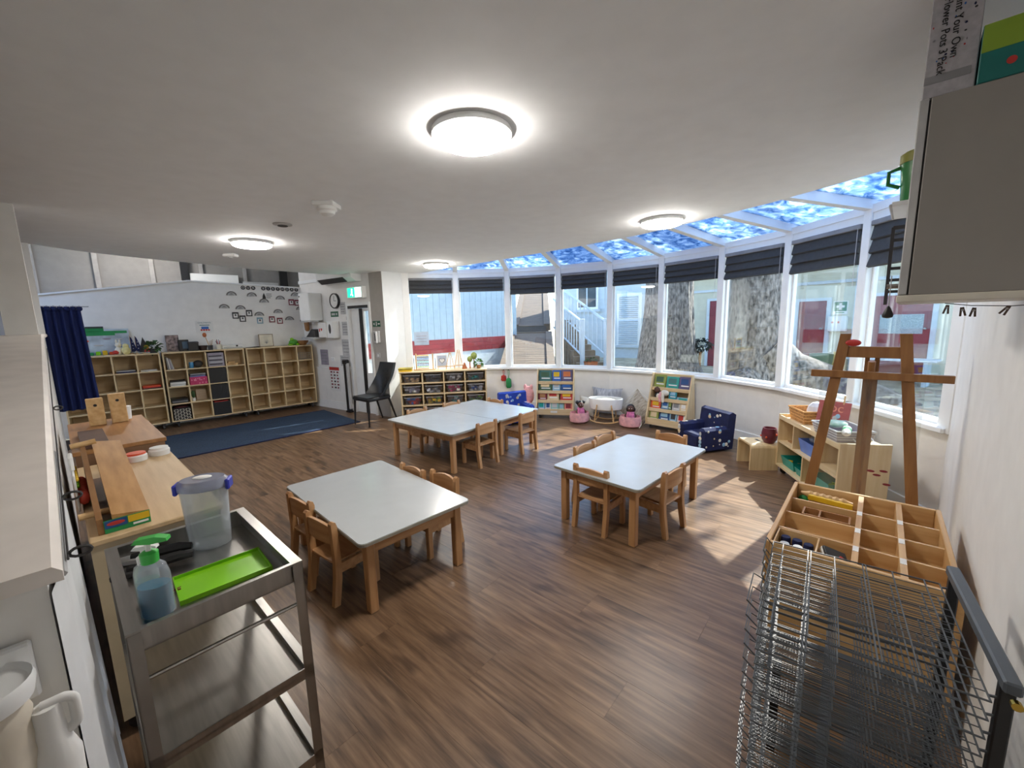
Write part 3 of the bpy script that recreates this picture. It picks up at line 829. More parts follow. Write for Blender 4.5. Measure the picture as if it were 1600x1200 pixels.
MB().lathe([(.032, 0), (.042, .095), (.039, .095), (.03, .005)], 16).build('cup_body', cream, t, smooth=True)
for k in range(6): MB().cyl((0, 0, .02), (.03 * math.cos(k) - .005, .03 * math.sin(k), .15 + .012 * (k % 3)), .005, n=6).build('pen', [red, hotpink, black, navy, red, mauve][k], t)
t = thing('laminator', 'long white laminator spanning the end of the middle shelf', 'machine', top(U2 + .99, .16), SA)
B_(-.17, .17, 0, .16, 0, .075, .012).build('case', paper, t)
B_(-.14, .14, -.003, 0, .02, .028).build('slot', mgrey, t)
MB().cyl((.06, -.004, .05), (.06, .0, .05), .016, n=14).build('dial', black, t)
t = thing('canvas_picture', 'square canvas with a line drawn plant leaning on the right shelf', 'picture', top(U3 + .40, .3), SA)
B_(-.12, .12, 0, .025, 0, .235, .002).build('frame', wood('frame_oak', '8e7d68', 'a08e76'), t)
B_(-.108, .108, -.003, 0, .012, .223).build('canvas', cream, t)
for k in range(7):
    a = R(20 + k * 23)
    MB().cyl((0, -.005, .06), (.07 * math.cos(a), -.005, .06 + .1 * math.sin(a)), .004, .001, n=4).build('drawn_leaf', mgrey, t)
t = thing('toy_turtle', 'bright green toy turtle on the right shelf', 'toy', top(U3 + .84, .18), SA)
MB().ell((0, 0, .06), (.085, .07, .06)).build('shell', mat('toy_green', '5faa2e', .5, col2='2f7a2a', scale=18), t, smooth=True)
for sx in (-1, 1):
    for sy in (-1, 1): MB().ell((sx * .06, sy * .05, .02), (.03, .025, .02)).build('foot', lime, t, smooth=True)
MB().ell((-.03, -.02, .12), (.035, .03, .03)).build('head', lime, t, smooth=True)
t = thing('wooden_bowl', 'long brown wooden bowl at the end of the right shelf', 'bowl', top(U3 + 1.0, .18), SA)
MB().lathe([(.06, 0), (.10, .05), (.115, .085), (.108, .085), (.09, .045), (.001, .015)], 20, sx=1, sy=.8).build('bowl_body', brown, t, smooth=True)
put('twig_bundle', 'thin dark twigs lying on the right shelf beside the canvas picture', 'twigs', MB().cyl((-.12, 0, .006), (.12, .02, .006), .006, n=6).cyl((-.1, .02, .006), (.1, -.01, .016), .005, n=6), dgrey, top(U3 + .14, .12))
#__PART3__
# ================================================================== PARTITION DISPLAYS
def pwp(x, y, z, off=-.004):
    s_ = (Vector((x, y)) - S0).dot(SD); p = sw(s_, WBK + off); return (p[0], p[1], z)
archm = mat('arch_grey', '75726f', .8, var=.12, scale=40)
MON = [(-5.07, 7.62, 2.2), (-4.84, 7.84, 2.19), (-5.17, 7.53, 1.97), (-4.99, 7.70, 1.95), (-4.70, 7.97, 2.08), (-4.49, 8.16, 2.14), (-4.29, 8.35, 2.21),
       (-4.78, 7.90, 1.83), (-4.54, 8.12, 1.88), (-4.40, 8.25, 1.74), (-4.20, 8.43, 1.71), (-4.24, 8.40, 1.94)]
MD = ['upper left one', 'second in the upper row', 'lowest on the far left', 'above three blue photo cards', 'below the black emblem', 'right of the black emblem', 'above two maroon cards at upper right',
      'above the single pale blue card', 'above two maroon cards lower down', 'lower row, left of the last one', 'last at the lower right', 'just under the upper right cards']
for k, (x, y, z) in enumerate(MON):
    t = thing('paper_arch', 'grey rainbow shaped paper arch on the partition, ' + MD[k], 'decoration', pwp(x, y, z), SA, 'paper arches of the birthday wall')
    for r0, r1, m in ((.082, .060, archm), (.060, .040, lgrey), (.040, .0, archm)):
        pts = [(r0 * math.cos(R(a)), r0 * .9 * math.sin(R(a))) for a in range(0, 181, 15)]
        if r1: pts += [(r1 * math.cos(R(a)), r1 * .9 * math.sin(R(a))) for a in range(180, -1, -15)]
        if r1: MB().prism(pts, -.003, 0, 'y').build('band', m, t)
        else: MB().prism(pts, -.003, 0, 'y').build('centre', m, t)
    B_(-.06, .06, -.005, -.003, .006, .02).build('name_strip', lgrey, t)
PC = [(-5.06, 7.64, 1.84, dgrey), (-4.98, 7.71, 1.78, dgrey), (-4.90, 7.79, 1.88, dgrey), (-4.78, 7.90, 1.74, mat('pale_blue_card', '7ea3b5', .7)), (-4.63, 8.04, 1.76, maroon), (-4.53, 8.13, 1.73, maroon), (-4.35, 8.29, 2.09, maroon), (-4.28, 8.37, 2.08, maroon)]
PN = ['dark one, left of three', 'dark one, lowest of three', 'dark one, right of three', 'pale blue one on its own', 'maroon one, lower pair left', 'maroon one, lower pair right', 'maroon one, upper pair left', 'maroon one, upper pair right']
for k, (x, y, z, m) in enumerate(PC):
    t = thing('photo_card', 'small framed photo card on the partition, ' + PN[k], 'photo card', pwp(x, y, z, -.009), SA, 'photo cards of the birthday wall')
    B_(-.05, .05, -.002, 0, -.058, .058).build('card', m, t)
    B_(-.033, .033, -.004, -.002, -.04, .03).build('photo', paper, t)
    MB().ell((0, -.004, .005), (.013, .002, .018), 10, 6).build('face_spot', dgrey, t)
LT = 'OUR BIRTHDAY'
k = 0
for j, chx in enumerate(LT):
    if chx == ' ': continue
    u = j / (len(LT) - 1)
    x = -4.93 + .66 * u; y = 7.75 + .62 * u
    t = thing('letter_disc', 'round grey heading disc with the %sletter %s above the arches' % ('' if LT.count(chx) == 1 else ('first ' if LT.index(chx) == j else 'second '), chx), 'letter', pwp(x, y, 2.345 - .012 * u), SA, 'heading letter discs')
    MB().cyl((0, 0, 0), (0, -.003, 0), .036, n=18).build('disc', dgrey, t)
    text_mesh(chx, .055, paper, 'letter', t, (0, -.004, 0))
t = thing('emblem_print', 'small black emblem with three lines of print under the heading discs', 'print', pwp(-4.66, 8.00, 2.2), SA)
MB().prism([(-.07, -.05), (-.01, -.05), (-.02, .0), (-.04, .06), (-.06, .01)], -.003, 0, 'y').build('emblem', black, t)
for k in range(3): B_(.0, .09 - .02 * (k == 2), -.003, 0, .035 - k * .035, .045 - k * .035).build('print_line', dgrey, t)
t = thing('wall_poster', 'small white poster with a blue cart picture above the middle shelf', 'poster', pwp(-5.41, 7.31, 1.645), SA)
B_(-.125, .125, -.003, 0, -.105, .105).build('sheet', paper, t)
text_mesh("CHILDREN'S", .034, mat('ink_blue', '4b7a86', .7), 'lettering', t, (0, -.004, .07))
B_(-.07, .07, -.004, -.003, .022, .036).build('print_line', mat('ink_blue'), t)
B_(-.05, .055, -.005, -.003, -.04, .005).build('picture_blue', blue, t)
for k in range(4): MB().cyl((-.05 + k * .035, -.005, -.055), (-.05 + k * .035, -.003, -.055), .016, n=10).build('picture_red', red, t)

# ================================================================== ENTRY WALL
PWRv = Vector(PWR); BD = V2(BA)
def ew(x, y, z, off=0.0):
    s_ = (Vector((x, y)) - PWRv).dot(BD); p = PWRv + BD * s_ - Vector((-BD.y, BD.x)) * off; return (p.x, p.y, z)
t = thing('wall_clock', 'round wall clock with black rim left of the lit exit sign', 'clock', ew(-3.21, 7.77, 2.06), BA)
MB().lathe([(.001, 0), (.14, 0), (.14, .04), (.125, .045), (.122, .03), (.001, .03)], 28, M=Matrix.Rotation(R(90), 4, 'X')).build('rim', black, t, smooth=True)
MB().cyl((0, -.031, 0), (0, -.033, 0), .121, n=28).build('face', paper, t)
B_(-.004, .004, -.036, -.034, 0, .09).build('hand', black, t)
B_(-.004, .07, -.036, -.034, -.004, .004).build('hand', black, t)
t = thing('exit_sign', 'lit green exit sign box over the entry door', 'sign', ew(-2.66, 7.32, 2.17, .0), BA)
B_(-.22, .22, -.09, 0, -.10, .10, .008).build('housing', frame_w, t)
B_(-.19, .02, -.093, -.09, -.08, .08).build('green_panel', emis('exit_green', '12a070', 1.6, '0a6b4a'), t)
exw = emis('exit_white', 'd8fff0', 2.2)
B_(.02, .19, -.093, -.09, -.08, .08).build('lit_panel', emis('exit_pale', 'b8f2e0', 1.5), t)
MB().cyl((-.06, -.096, .05), (-.06, -.093, .05), .015, n=12).prism([(-.075, .03), (-.05, .032), (-.055, -.015), (-.03, -.06), (-.045, -.06), (-.068, -.02), (-.095, -.05), (-.1, -.038), (-.078, -.01)], -.096, -.093, 'y').build('running_figure', exw, t)
t = thing('air_conditioner', 'white split air conditioner high above the clock', 'air conditioner', ew(-2.98, 7.59, 2.5), BA)
MB().prism([(0, .14), (-.2, .14), (-.22, .06), (-.2, -.08), (-.12, -.14), (0, -.14)], -.52, .52, 'x').build('case', frame_w, t)
MB().prism([(-.2, -.075), (-.215, -.07), (-.13, -.145), (-.12, -.138)], -.48, .30, 'x').build('outlet_flap', dgrey, t)
t = thing('water_heater', 'white boxy water heater on the wall left of the clock', 'heater', ew(-3.68, 8.17, 1.97), BA)
B_(-.2, .16, -.26, 0, -.26, .26, .012).build('case', frame_w, t)
B_(-.2, .16, -.262, -.1, -.285, -.262, .004).build('bottom_tray', lgrey, t)
MB().cyl((-.15, -.262, .2), (-.15, -.272, .2), .012, n=10).build('indicator', black, t)
B_(-.205, -.2, -.24, -.02, -.2, .2).build('side_grille', lgrey, t)
put('hanging_bag', 'brown cloth bag hanging in the corner below the water heater', 'bag', MB().lathe([(.02, .2), (.05, .17), (.07, .02), (.06, -.12), (.03, -.15)], 14, sy=.6), brown, ew(-3.93, 8.38, 1.66, .07), BA, smooth=True)
t = thing('wall_shelf', 'grey shelf with clutter below the water heater', 'shelf', ew(-3.68, 8.17, 1.36), BA)
B_(-.22, .18, -.26, 0, 0, .04, .005).build('board', lgrey, t)
put('dish_rack', 'dark dish rack heaped on the grey wall shelf', 'rack', MB().prism([(-.16, 0), (.15, 0), (.15, .12), (.05, .15), (-.06, .07)], -.2, -.05, 'y'), dgrey, ew(-3.68, 8.17, 1.40), BA)
t = thing('first_aid_box', 'white wall box with a red heart mark under the green sign', 'box', ew(-3.36, 7.90, 1.53), BA)
B_(-.2, .06, -.16, 0, -.14, .14, .005).build('case', paper, t)
B_(.06, .24, -.14, 0, -.15, .16, .005).build('door_panel', frame_w, t)
MB().prism([(-.09, -.02), (-.06, .02), (-.075, .035), (-.09, .025), (-.105, .035), (-.12, .02)], -.163, -.16, 'y').build('red_mark', red, t)
B_(-.17, -.14, -.163, -.16, -.03, .03).build('red_mark', red, t)
MB().ell((.15, -.141, .02), (.04, .002, .09), 14, 8).build('pictogram', dgrey, t)
t = thing('green_sign', 'small dark green sign under the clock', 'sign', ew(-3.26, 7.82, 1.82), BA)
B_(-.12, .12, -.006, 0, -.05, .05).build('plate', mat('sign_green', '1f5a41', .5), t)
for x0, x1 in ((-.09, .02), (.05, .09)): B_(x0, x1, -.008, -.006, -.02, .02).build('white_mark', lgrey, t)
for k, (x, y, z, w_, h_, nm) in enumerate(((-3.05, 7.64, 1.92, .16, .22, 'paper notice right of the clock'), (-3.03, 7.62, 1.55, .2, .25, 'paper notice right of the first aid box'), (-3.05, 7.64, 1.2, .24, .3, 'paper plan with small drawings beside the door'),
                                           (-3.1, 7.68, .95, .3, .2, 'low paper notice just above the dado'), (-3.62, 8.12, 1.0, .26, .3, 'grey paper notice in the corner above the dado'))):
    t = thing('paper_notice', nm, 'notice', ew(x, y, z), BA, 'paper notices on the entry wall')
    B_(-w_ / 2, w_ / 2, -.003, 0, -h_ / 2, h_ / 2).build('sheet', lgrey if k != 4 else mauve, t)
    for j in range(4): B_(-w_ * .38, w_ * (.38 - .1 * (j % 2)), -.004, -.003, h_ * (.32 - .2 * j) - .006, h_ * (.32 - .2 * j) + .006).build('print_line', mgrey, t)
put('wall_switch', 'small dark switch plate left of the door', 'switch', B_(-.035, .035, -.012, 0, -.035, .035, .004), dgrey, ew(-2.95, 7.56, 1.74), BA)
put('power_point', 'white double power point on the entry wall', 'socket', B_(-.06, .06, -.012, 0, -.04, .04, .004), frame_w, ew(-3.4, 7.94, .96), BA)
t = thing('pictogram_poster', 'tall white poster with a red heading and pictogram columns on the dado', 'poster', ew(-3.36, 7.90, .62, .031), BA)
B_(-.17, .17, -.003, 0, -.26, .22).build('sheet', paper, t)
B_(-.16, .16, -.004, -.003, .14, .2).build('heading', red, t)
for a in range(3):
    for b in range(6): B_(-.03, .03 - .02 * ((a + b) % 2), -.004, -.003, -.012, .018).build('pictogram', [maroon, dgrey][(a * b) % 2], t, (-.1 + a * .1, 0, .1 - b * .06))
t = thing('barrier_post', 'black retractable barrier post beside the entry door', 'barrier', ew(-3.0, 7.6, 0, .08), BA)
B_(-.03, .03, -.04, .02, 0, .95, .006).build('post', black, t)
B_(.03, .07, -.03, .02, .06, .92, .004).build('rolled_mesh', lgrey, t)
B_(-.05, .06, -.05, .03, .9, .98, .01).build('head', black, t)
B_(-.05, .08, -.05, .03, 0, .03, .004).build('foot', black, t)
t = thing('green_sign', 'small green exit direction sign on the grey side of the pillar', 'sign', ew(-2.33, 7.06, 1.62), BA)
B_(-.09, .11, -.006, 0, -.05, .05).build('plate', mat('sign_green'), t)
MB().cyl((.01, -.008, .025), (.01, -.006, .025), .011, n=10).box(0, .02, -.008, -.006, -.035, .012).prism([(-.07, 0), (-.04, .025), (-.04, -.025)], -.008, -.006, 'y').box(.05, .1, -.008, -.006, -.01, .01).build('white_mark', paper, t)
t = thing('wall_phone', 'white wall phone handset on the grey side of the pillar', 'phone', ew(-2.33, 7.06, 1.40), BA)
B_(-.06, .09, -.04, 0, -.1, .1, .008).build('base', lgrey, t)
B_(.03, .07, -.07, -.04, -.11, .09, .01).build('handset', frame_w, t)
B_(-.02, .0, -.044, -.04, -.07, .06).build('slot', dgrey, t)
t = thing('wall_switch', 'white switch plate below the phone on the pillar', 'switch', ew(-2.33, 7.06, 1.08), BA)
B_(-.05, .05, -.01, 0, -.04, .04, .003).build('plate', lgrey, t)
B_(-.015, .015, -.014, -.01, -.02, .02).build('rocker', paper, t)
PA = ang(C1, BAY[0])
t = thing('paper_sign', 'yellowed paper sign on the bright face of the pillar', 'sign', (-2.03, 7.125, 1.55), PA)
B_(-.14, .15, -.004, 0, -.11, .11).build('sheet', mat('aged_paper', 'cfc08c', .8, var=.06), t)
for k, (x0, x1) in enumerate(((-.09, .1), (-.1, .09), (-.05, .06))): B_(x0, x1, -.005, -.004, .045 - k * .05, .055 - k * .05).build('print_line', brown, t)
# black dining chair
t = thing('black_chair', 'black padded high back chair standing beside the entry door', 'chair', (-2.29, 6.60, 0), R(-38))
# local: front at -y ; back at +y
m = MB().grid(lambda u, v: (-.22 + .44 * u, -.24 + .44 * v, .47 + .012 * math.sin(math.pi * u) * math.sin(math.pi * v)), 6, 6)
m.box(-.22, .22, -.24, .2, .40, .468, .02).build('seat', blackl, t, smooth=True)
def bk(u, v):
    wv = .22 * (1.0 - .12 * v); x = -wv + 2 * wv * u
    return (x, .18 + .13 * v - .10 * (2 * u - 1) ** 2 * (1 - v) ** 2 * 2.2, .43 + .55 * v)
m = MB().grid(bk, 10, 10); n0 = len(m.v)
m.add([(p[0], p[1] + .045, p[2]) for p in m.v[:n0]], [tuple(reversed(f)) for f in m.f])
edge = [i * 11 for i in range(11)] + [110 + j for j in range(1, 11)] + [i * 11 + 10 for i in range(9, -1, -1)] + [j for j in range(9, 0, -1)]
m.f += [(edge[i], edge[(i + 1) % len(edge)], edge[(i + 1) % len(edge)] + n0, edge[i] + n0) for i in range(len(edge))]
m.build('backrest', blackl, t, smooth=True)
for a in range(2):
    for b in range(3): MB().cyl(Vector(bk(.35 + .3 * a, .3 + .22 * b)) + Vector((0, -.003, 0)), Vector(bk(.35 + .3 * a, .3 + .22 * b)) + Vector((0, .005, 0)), .012, n=10).build('tuft', black, t)
for sx in (-1, 1):
    MB().cyl((sx * .19, -.21, .42), (sx * .2, -.23, 0), .019, .012, n=8).build('leg', black, t)
    MB().cyl((sx * .19, .17, .42), (sx * .21, .30, 0), .019, .012, n=8).build('leg', black, t)
# ================================================================== RUG
t = thing('floor_rug', 'long dark blue rug in front of the cubby shelves', 'rug', (-2.55, 6.66, 0), R(46))
m = MB().grid(lambda u, v: (-3.1 * u, 1.5 * v, .012 + .0015 * math.sin(40 * u) * math.sin(23 * v)), 60, 30)
m.box(-3.1, 0, 0, 1.5, .001, .010).build('pile', rugm, t)
for y in (0, 1.47): B_(-3.1, 0, y, y + .03, .002, .0145).build('bound_edge', navy2, t)

# ================================================================== TOY BIN SHELF
BSA = R(7.2)
t = thing('bin_shelf', 'birch toy shelf with four rows of clear bins under the first windows', 'shelf', (-1.85, 6.68, 0), BSA)
BW, BDp, BH = 1.43, .37, .80
for x in (0, BW - .02): B_(x, x + .02, 0, BDp, 0, BH).build('side_panel', birch_z, t)
B_(-.012, BW + .012, -.008, BDp, BH, BH + .022, .003).build('top_board', birch, t)
B_(.02, BW - .02, BDp - .01, BDp - .002, .05, BH).build('back_panel', birch, t)
cw_ = (BW - .02) / 4; rh_ = (BH - .05) / 4
for k in range(1, 4): B_(k * cw_, k * cw_ + .02, .002, BDp - .01, .05, BH).build('divider', birch_z, t)
for k in range(4):
    m = MB()
    for c in range(4): m.box(c * cw_ + .02, (c + 1) * cw_, .001, BDp - .01, .05 + k * rh_, .05 + k * rh_ + .018)
    m.build('shelf_board', birch, t)
cont = [[(pine, 3), (dgrey, 4), (mat('driftwood', '8d857d', .8), 8), (teal, 3)], [(mauve, 14), (lgrey, 3), (hotpink, 14), (lgrey, 8)], [(red, 14), (yellow, 12), (teal, 6), (lime, 7)], [(blue, 6), (wicker, 6), (mgrey, 6), (navy2, 6)]]
alt = [[pine, mgrey, paper, green], [lgrey, paper, cream, blue], [blue, lime, lgrey, leaf], [red, cream, orange, lgrey]]
def bsp(x, y): p = Vector((-1.85, 6.68)) + V2(BSA) * x + V2(BSA + R(90)) * y; return (p.x, p.y)
rown = ['top', 'second', 'third', 'bottom']; coln = ['left', 'second', 'third', 'right']
def tub(t, w, d, h, m, tp=.86, z0=0.0, th=.004):
    """open tapering tub built as a single shell"""
    a = [(-w / 2 * tp, -d / 2 * tp), (w / 2 * tp, -d / 2 * tp), (w / 2 * tp, d / 2 * tp), (-w / 2 * tp, d / 2 * tp)]
    b = [(-w / 2, -d / 2), (w / 2, -d / 2), (w / 2, d / 2), (-w / 2, d / 2)]
    vs = [(*p, z0) for p in a] + [(*p, z0 + h) for p in b] + [(p[0] * .97, p[1] * .97, z0 + h) for p in b] + [(p[0] * .96, p[1] * .96, z0 + th) for p in a]
    fs = [(0, 3, 2, 1), (12, 13, 14, 15)] + [(o + i, o + (i + 1) % 4, o + 4 + (i + 1) % 4, o + 4 + i) for o in (0, 4, 8) for i in range(4)]
    return MB().add(vs, fs).build('tub', m, t)
for r in range(4):
    for c in range(4):
        x, y = bsp(c * cw_ + .02 + (cw_ - .02) / 2, .17)
        t = thing('toy_bin', 'clear plastic toy bin in the birch bin shelf, %s row, %s column' % (rown[r], coln[c]), 'bin', (x, y, .05 + (3 - r) * rh_ + .019), BSA, 'clear bins in the birch shelf')
        tub(t, .27, .30, .125, bin_m)
        MB().tube([(-.137, -.152, .125), (.137, -.152, .125), (.137, .152, .125), (-.137, .152, .125)], .005, 5, True).build('rim', glass('bin_rim', 'dfe4ea', .2, .1, .5), t)
        m1, n = cont[r][c]; m2 = alt[r][c]
        A, Bm = MB(), MB()
        for k in range(n):
            q = Matrix.Translation((random.uniform(-.095, .095), random.uniform(-.125, .0), .03 + .07 * random.random())) @ Matrix.Rotation(random.uniform(0, 3), 4, random.choice('XYZ'))
            (A if k % 3 else Bm).box(-.028, .028, -.020, .020, -.017, .017, 0, q)
        for k in range(5):
            q = Matrix.Translation((random.uniform(-.08, .08), random.uniform(-.10, .06), .02)) @ Matrix.Rotation(random.uniform(0, 3), 4, 'Z')
            A.box(-.03, .03, -.02, .02, -.014, .02, 0, q)
        o = A.build('contents', m1, t); o['kind'] = 'stuff'
        if Bm.v: o = Bm.build('contents', m2, t); o['kind'] = 'stuff'
BT = BH + .022
def bst(px): return (px - 624) / 136 * BW
t = thing('board_game', 'flat yellow box at the left end of the bin shelf', 'box', (*bsp(.09, .12), BT), BSA)
B_(-.11, .10, -.08, .10, 0, .035, .003).build('tray', yellow, t)
B_(-.115, .105, -.085, .105, .03, .055, .003).build('lid', mat('lid_yellow', 'cdb43a', .5, col2='7d7430', scale=9), t)
t = thing('abacus', 'standing wooden abacus with rows of pale and dark beads on the bin shelf', 'abacus', (*bsp(.40, .2), BT), BSA)
for x in (-.14, .14): B_(x - .01, x + .01, -.012, .012, 0, .28, .003).build('upright', pine, t)
for x in (-.18, .18): MB().cyl((x, .02, 0), (x, .02, .2), .005, n=6).build('support', dgrey, t)
B_(-.18, .18, -.03, .04, 0, .012, .003).build('foot', pine, t)
for k in range(9):
    z = .03 + k * .027
    MB().cyl((-.13, 0, z), (.13, 0, z), .002, n=5).build('rod', lgrey, t)
    m = MB()
    for j in range(9): m.ell((-.115 + j * .022, 0, z), (.010, .011, .011), 8, 5)
    m.build('bead_row', [yellow, lime, blue, navy2, teal, black, blue, dgrey, yellow][k], t, smooth=True)
t = thing('heart_picture', 'small white picture with a leafy heart on a little stand on the bin shelf', 'picture', (*bsp(bst(690), .2), BT), BSA)
B_(-.09, .09, -.006, .006, .05, .25, .003).build('panel', paper, t)
B_(-.075, .075, -.008, -.006, .065, .235).build('mount', mat('pale_blue_card2', 'b4bdd0', .8), t)
hp = [(.055 * math.sin(a) ** 3, .15 + .0034 * (13 * math.cos(a) - 5 * math.cos(2 * a) - 2 * math.cos(3 * a) - math.cos(4 * a))) for a in [2 * math.pi * k / 24 for k in range(24)]]
MB().prism(hp, -.010, -.008, 'y').build('heart', mgrey, t)
MB().prism([(p[0] * .75, .15 + (p[1] - .15) * .75) for p in hp], -.0115, -.0099, 'y').build('heart_centre', paper, t)
for x in (-.07, .07): MB().cyl((x, -.03, 0), (x * .8, .02, .08), .005, n=6).build('stand_leg', pine, t)
B_(-.09, .09, -.03, -.01, .04, .05).build('ledge', pine, t)
for k, px in enumerate((704, 711)):
    t = thing('mini_easel', ['small wooden display easel next to the heart picture', 'small wooden display easel next to the clay cone'][k], 'easel', (*bsp(bst(px) - .01 + .07 * k, .14 + .1 * k), BT), BSA)
    for s in (-1, 1): MB().cyl((s * .075, 0, 0), (s * .012, .03, .28 + .04 * k), .006, n=6).build('leg', pine, t)
    MB().cyl((0, .11, 0), (0, .03, .29), .005, n=6).build('leg', pine, t)
    B_(-.08, .08, -.012, .012, .05, .062).build('ledge', pine, t)
put('clay_cone', 'terracotta cone standing on the bin shelf', 'cone', MB().lathe([(.045, 0), (.042, .02), (.012, .10), (.001, .11)], 16), terra, (*bsp(bst(726), .15), BT), BSA, smooth=True)
for k, (px, h, r) in enumerate(((735, .16, .045), (742, .21, .055))):
    t = thing('toy_tree', ['shorter', 'taller'][k] + ' wooden toy tree with a felt ball crown on the bin shelf', 'toy', (*bsp(bst(px), .18 + .07 * k), BT), BSA)
    MB().cyl((0, 0, 0), (0, 0, h - r * .6), .012, .009, n=8).build('trunk', terra, t)
    MB().ell((0, 0, h), (r, r, r * 1.15)).build('crown', mat('felt_olive', '8f9a55', .95, var=.12, scale=30), t, smooth=True)
t = thing('potted_plant', 'small green plant in a brown pot at the right end of the bin shelf', 'plant', (*bsp(bst(749), .14), BT), BSA)
MB().lathe([(.03, 0), (.045, .06), (.04, .06), (.001, .05)], 14).build('pot', brown, t, smooth=True)
leafy(t, (0, 0, .09), (.06, .06, .05), 45, mat('bright_leaf', '4f7d3a', .6, var=.2), .06, .02)
# bags hung on the bay wall
for k, (x, y, z, h, m, nm) in enumerate(((-.15, 7.46, .72, .2, red, 'red'), (-.06, 7.455, .72, .33, green, 'green'))):
    t = thing('hanging_pouch', 'small %s drawstring pouch hanging on the bay wall' % nm, 'pouch', (x, y, z), 0)
    MB().cyl((0, .05, .0), (0, 0, 0), .008, n=6).build('hook', dgrey, t)
    MB().tube([(-.012, 0, 0), (-.008, -.01, -.08), (0, -.012, -h * .45)], .004, 5).tube([(.012, 0, 0), (.012, -.01, -.08), (0, -.012, -h * .45)], .004, 5).build('cord', m, t)
    MB().lathe([(.012, -h * .42), (.045, -h * .5), (.05, -h * .9), (.03, -h)], 14, (0, -.03, 0), sy=.5).build('bag', m, t, smooth=True)

# ================================================================== BOOK DISPLAYS
def display(label, p, an, W, H, D):
    t = thing('book_display', label, 'bookcase', (p[0], p[1], 0), an)
    # local y goes back towards the wall; side panel profile leans back
    for x in (0, W - .018): MB().prism([(0, .06), (D, .06), (D, .12), (D * .75, H), (D * .58, H), (0, .16)], x, x + .018, 'x').build('side_panel', birch_z, t)
    MB().prism([(D * .75 - .012, H - .01), (D * .75, H), (D, .1), (D - .012, .1)], .018, W - .018, 'x').build('back_panel', birch, t)
    for k in range(4):
        z0 = .06 + k * (H - .2) / 4 + (.0 if k == 0 else .04)
        y0 = D * .58 * max(0, (z0 + .09 - .16)) / (H - .16) + .004
        B_(.018, W - .018, y0, y0 + .014, z0, z0 + (.10 if k == 0 else .052), .003).build('front_lip', birch, t)
        B_(.018, W - .018, y0 + .014, y0 + .085, z0, z0 + .012).build('pocket_floor', birch, t)
    for x in (.06, W - .06):
        for y in (.05, D - .05): MB().cyl((x, y, 0), (x, y, .06), .018, n=10).build('foot', dgrey, t)
    return t
def books(p, an, W, H, D, rows, where):
    ex, ey = V2(an), V2(an + R(90))
    for k, row in rows.items():
        z0 = .06 + k * (H - .2) / 4 + (.0 if k == 0 else .04)
        y0 = D * .58 * max(0, (z0 + .09 - .16)) / (H - .16) + .03
        for j, (x0, x1, h, m, m2, nm) in enumerate(row):
            q = Vector(p) + ex * (x0 + x1) / 2 + ey * (y0 + .012 * (j % 2))
            t = thing('picture_book', '%s, %s row of the %s' % (nm, ['bottom', 'third', 'second', 'top'][k], where), 'book', (q.x, q.y, z0 + .013), an, 'picture books on the ' + where)
            t.rotation_euler = (R(-14), 0, an)
            w_ = (x1 - x0) / 2
            B_(-w_, w_, 0, .009, 0, h).build('cover', m, t)
            B_(-w_ * .7, w_ * .6, -.0015, 0, h * .5, h * .86).build('cover_picture', m2, t)
            B_(-w_ * .6, w_ * .75, -.002, 0, h * .34, h * .42).build('title_band', paper if m is not paper else red, t)
BK1 = ((.385, 6.64), R(-13.5), .62, .80, .34)
display('birch book display under the window beside the doll cradle', *BK1)
brd = mat('book_teal', '3d6e6c', .5); bor = mat('book_orange', 'c9713f', .5); bpu = mat('book_purple', '5a5378', .5); bnv = mat('book_navy', '1c4a80', .5); bcr = mat('book_cream', 'd9c39a', .6); bgr = mat('book_green', '3c6047', .5)
bsk = mat('book_sky', '8db6cf', .5); bco = mat('book_coral', 'd98272', .5); bol = mat('book_olive', '8f9a4a', .5)
books(*BK1, {3: [(.03, .24, .22, brd, bgr, 'dark teal book'), (.25, .40, .22, blue, yellow, 'blue book with a yellow patch'), (.41, .59, .23, bpu, bor, 'purple book with an orange sky')],
             2: [(.03, .25, .19, bgr, bcr, 'green book with a cream arch'), (.26, .39, .18, bsk, lgrey, 'pale blue book'), (.40, .595, .2, bnv, blue, 'navy blue book')],
             1: [(.03, .17, .15, maroon, brown, 'dark brown book'), (.18, .37, .19, bcr, red, 'cream book with red lettering'), (.40, .60, .19, red, yellow, 'red book with yellow lettering')],
             0: [(.03, .14, .22, bsk, teal, 'blue turtle book'), (.15, .24, .2, paper, bnv, 'white and navy book'), (.245, .37, .21, mat('book_aqua', '7fb5b0', .5), lgrey, 'aqua patterned book'), (.375, .46, .2, mat('book_sage', '93b39a', .5), bsk, 'sage green book'), (.47, .60, .2, bco, maroon, 'coral pink book')]}, 'display beside the cradle')
put('display_label', 'small white label on the lower lip of the book display beside the cradle', 'label', B_(-.055, .055, -.002, 0, -.017, .017), paper, (.385 + .30 * math.cos(R(-13.5)), 6.64 + .30 * math.sin(R(-13.5)) + .001, .115), R(-13.5))
BK2 = ((1.955, 5.875), R(-45.7), .59, .80, .33)
display('birch book display next to the navy space print armchair', *BK2)
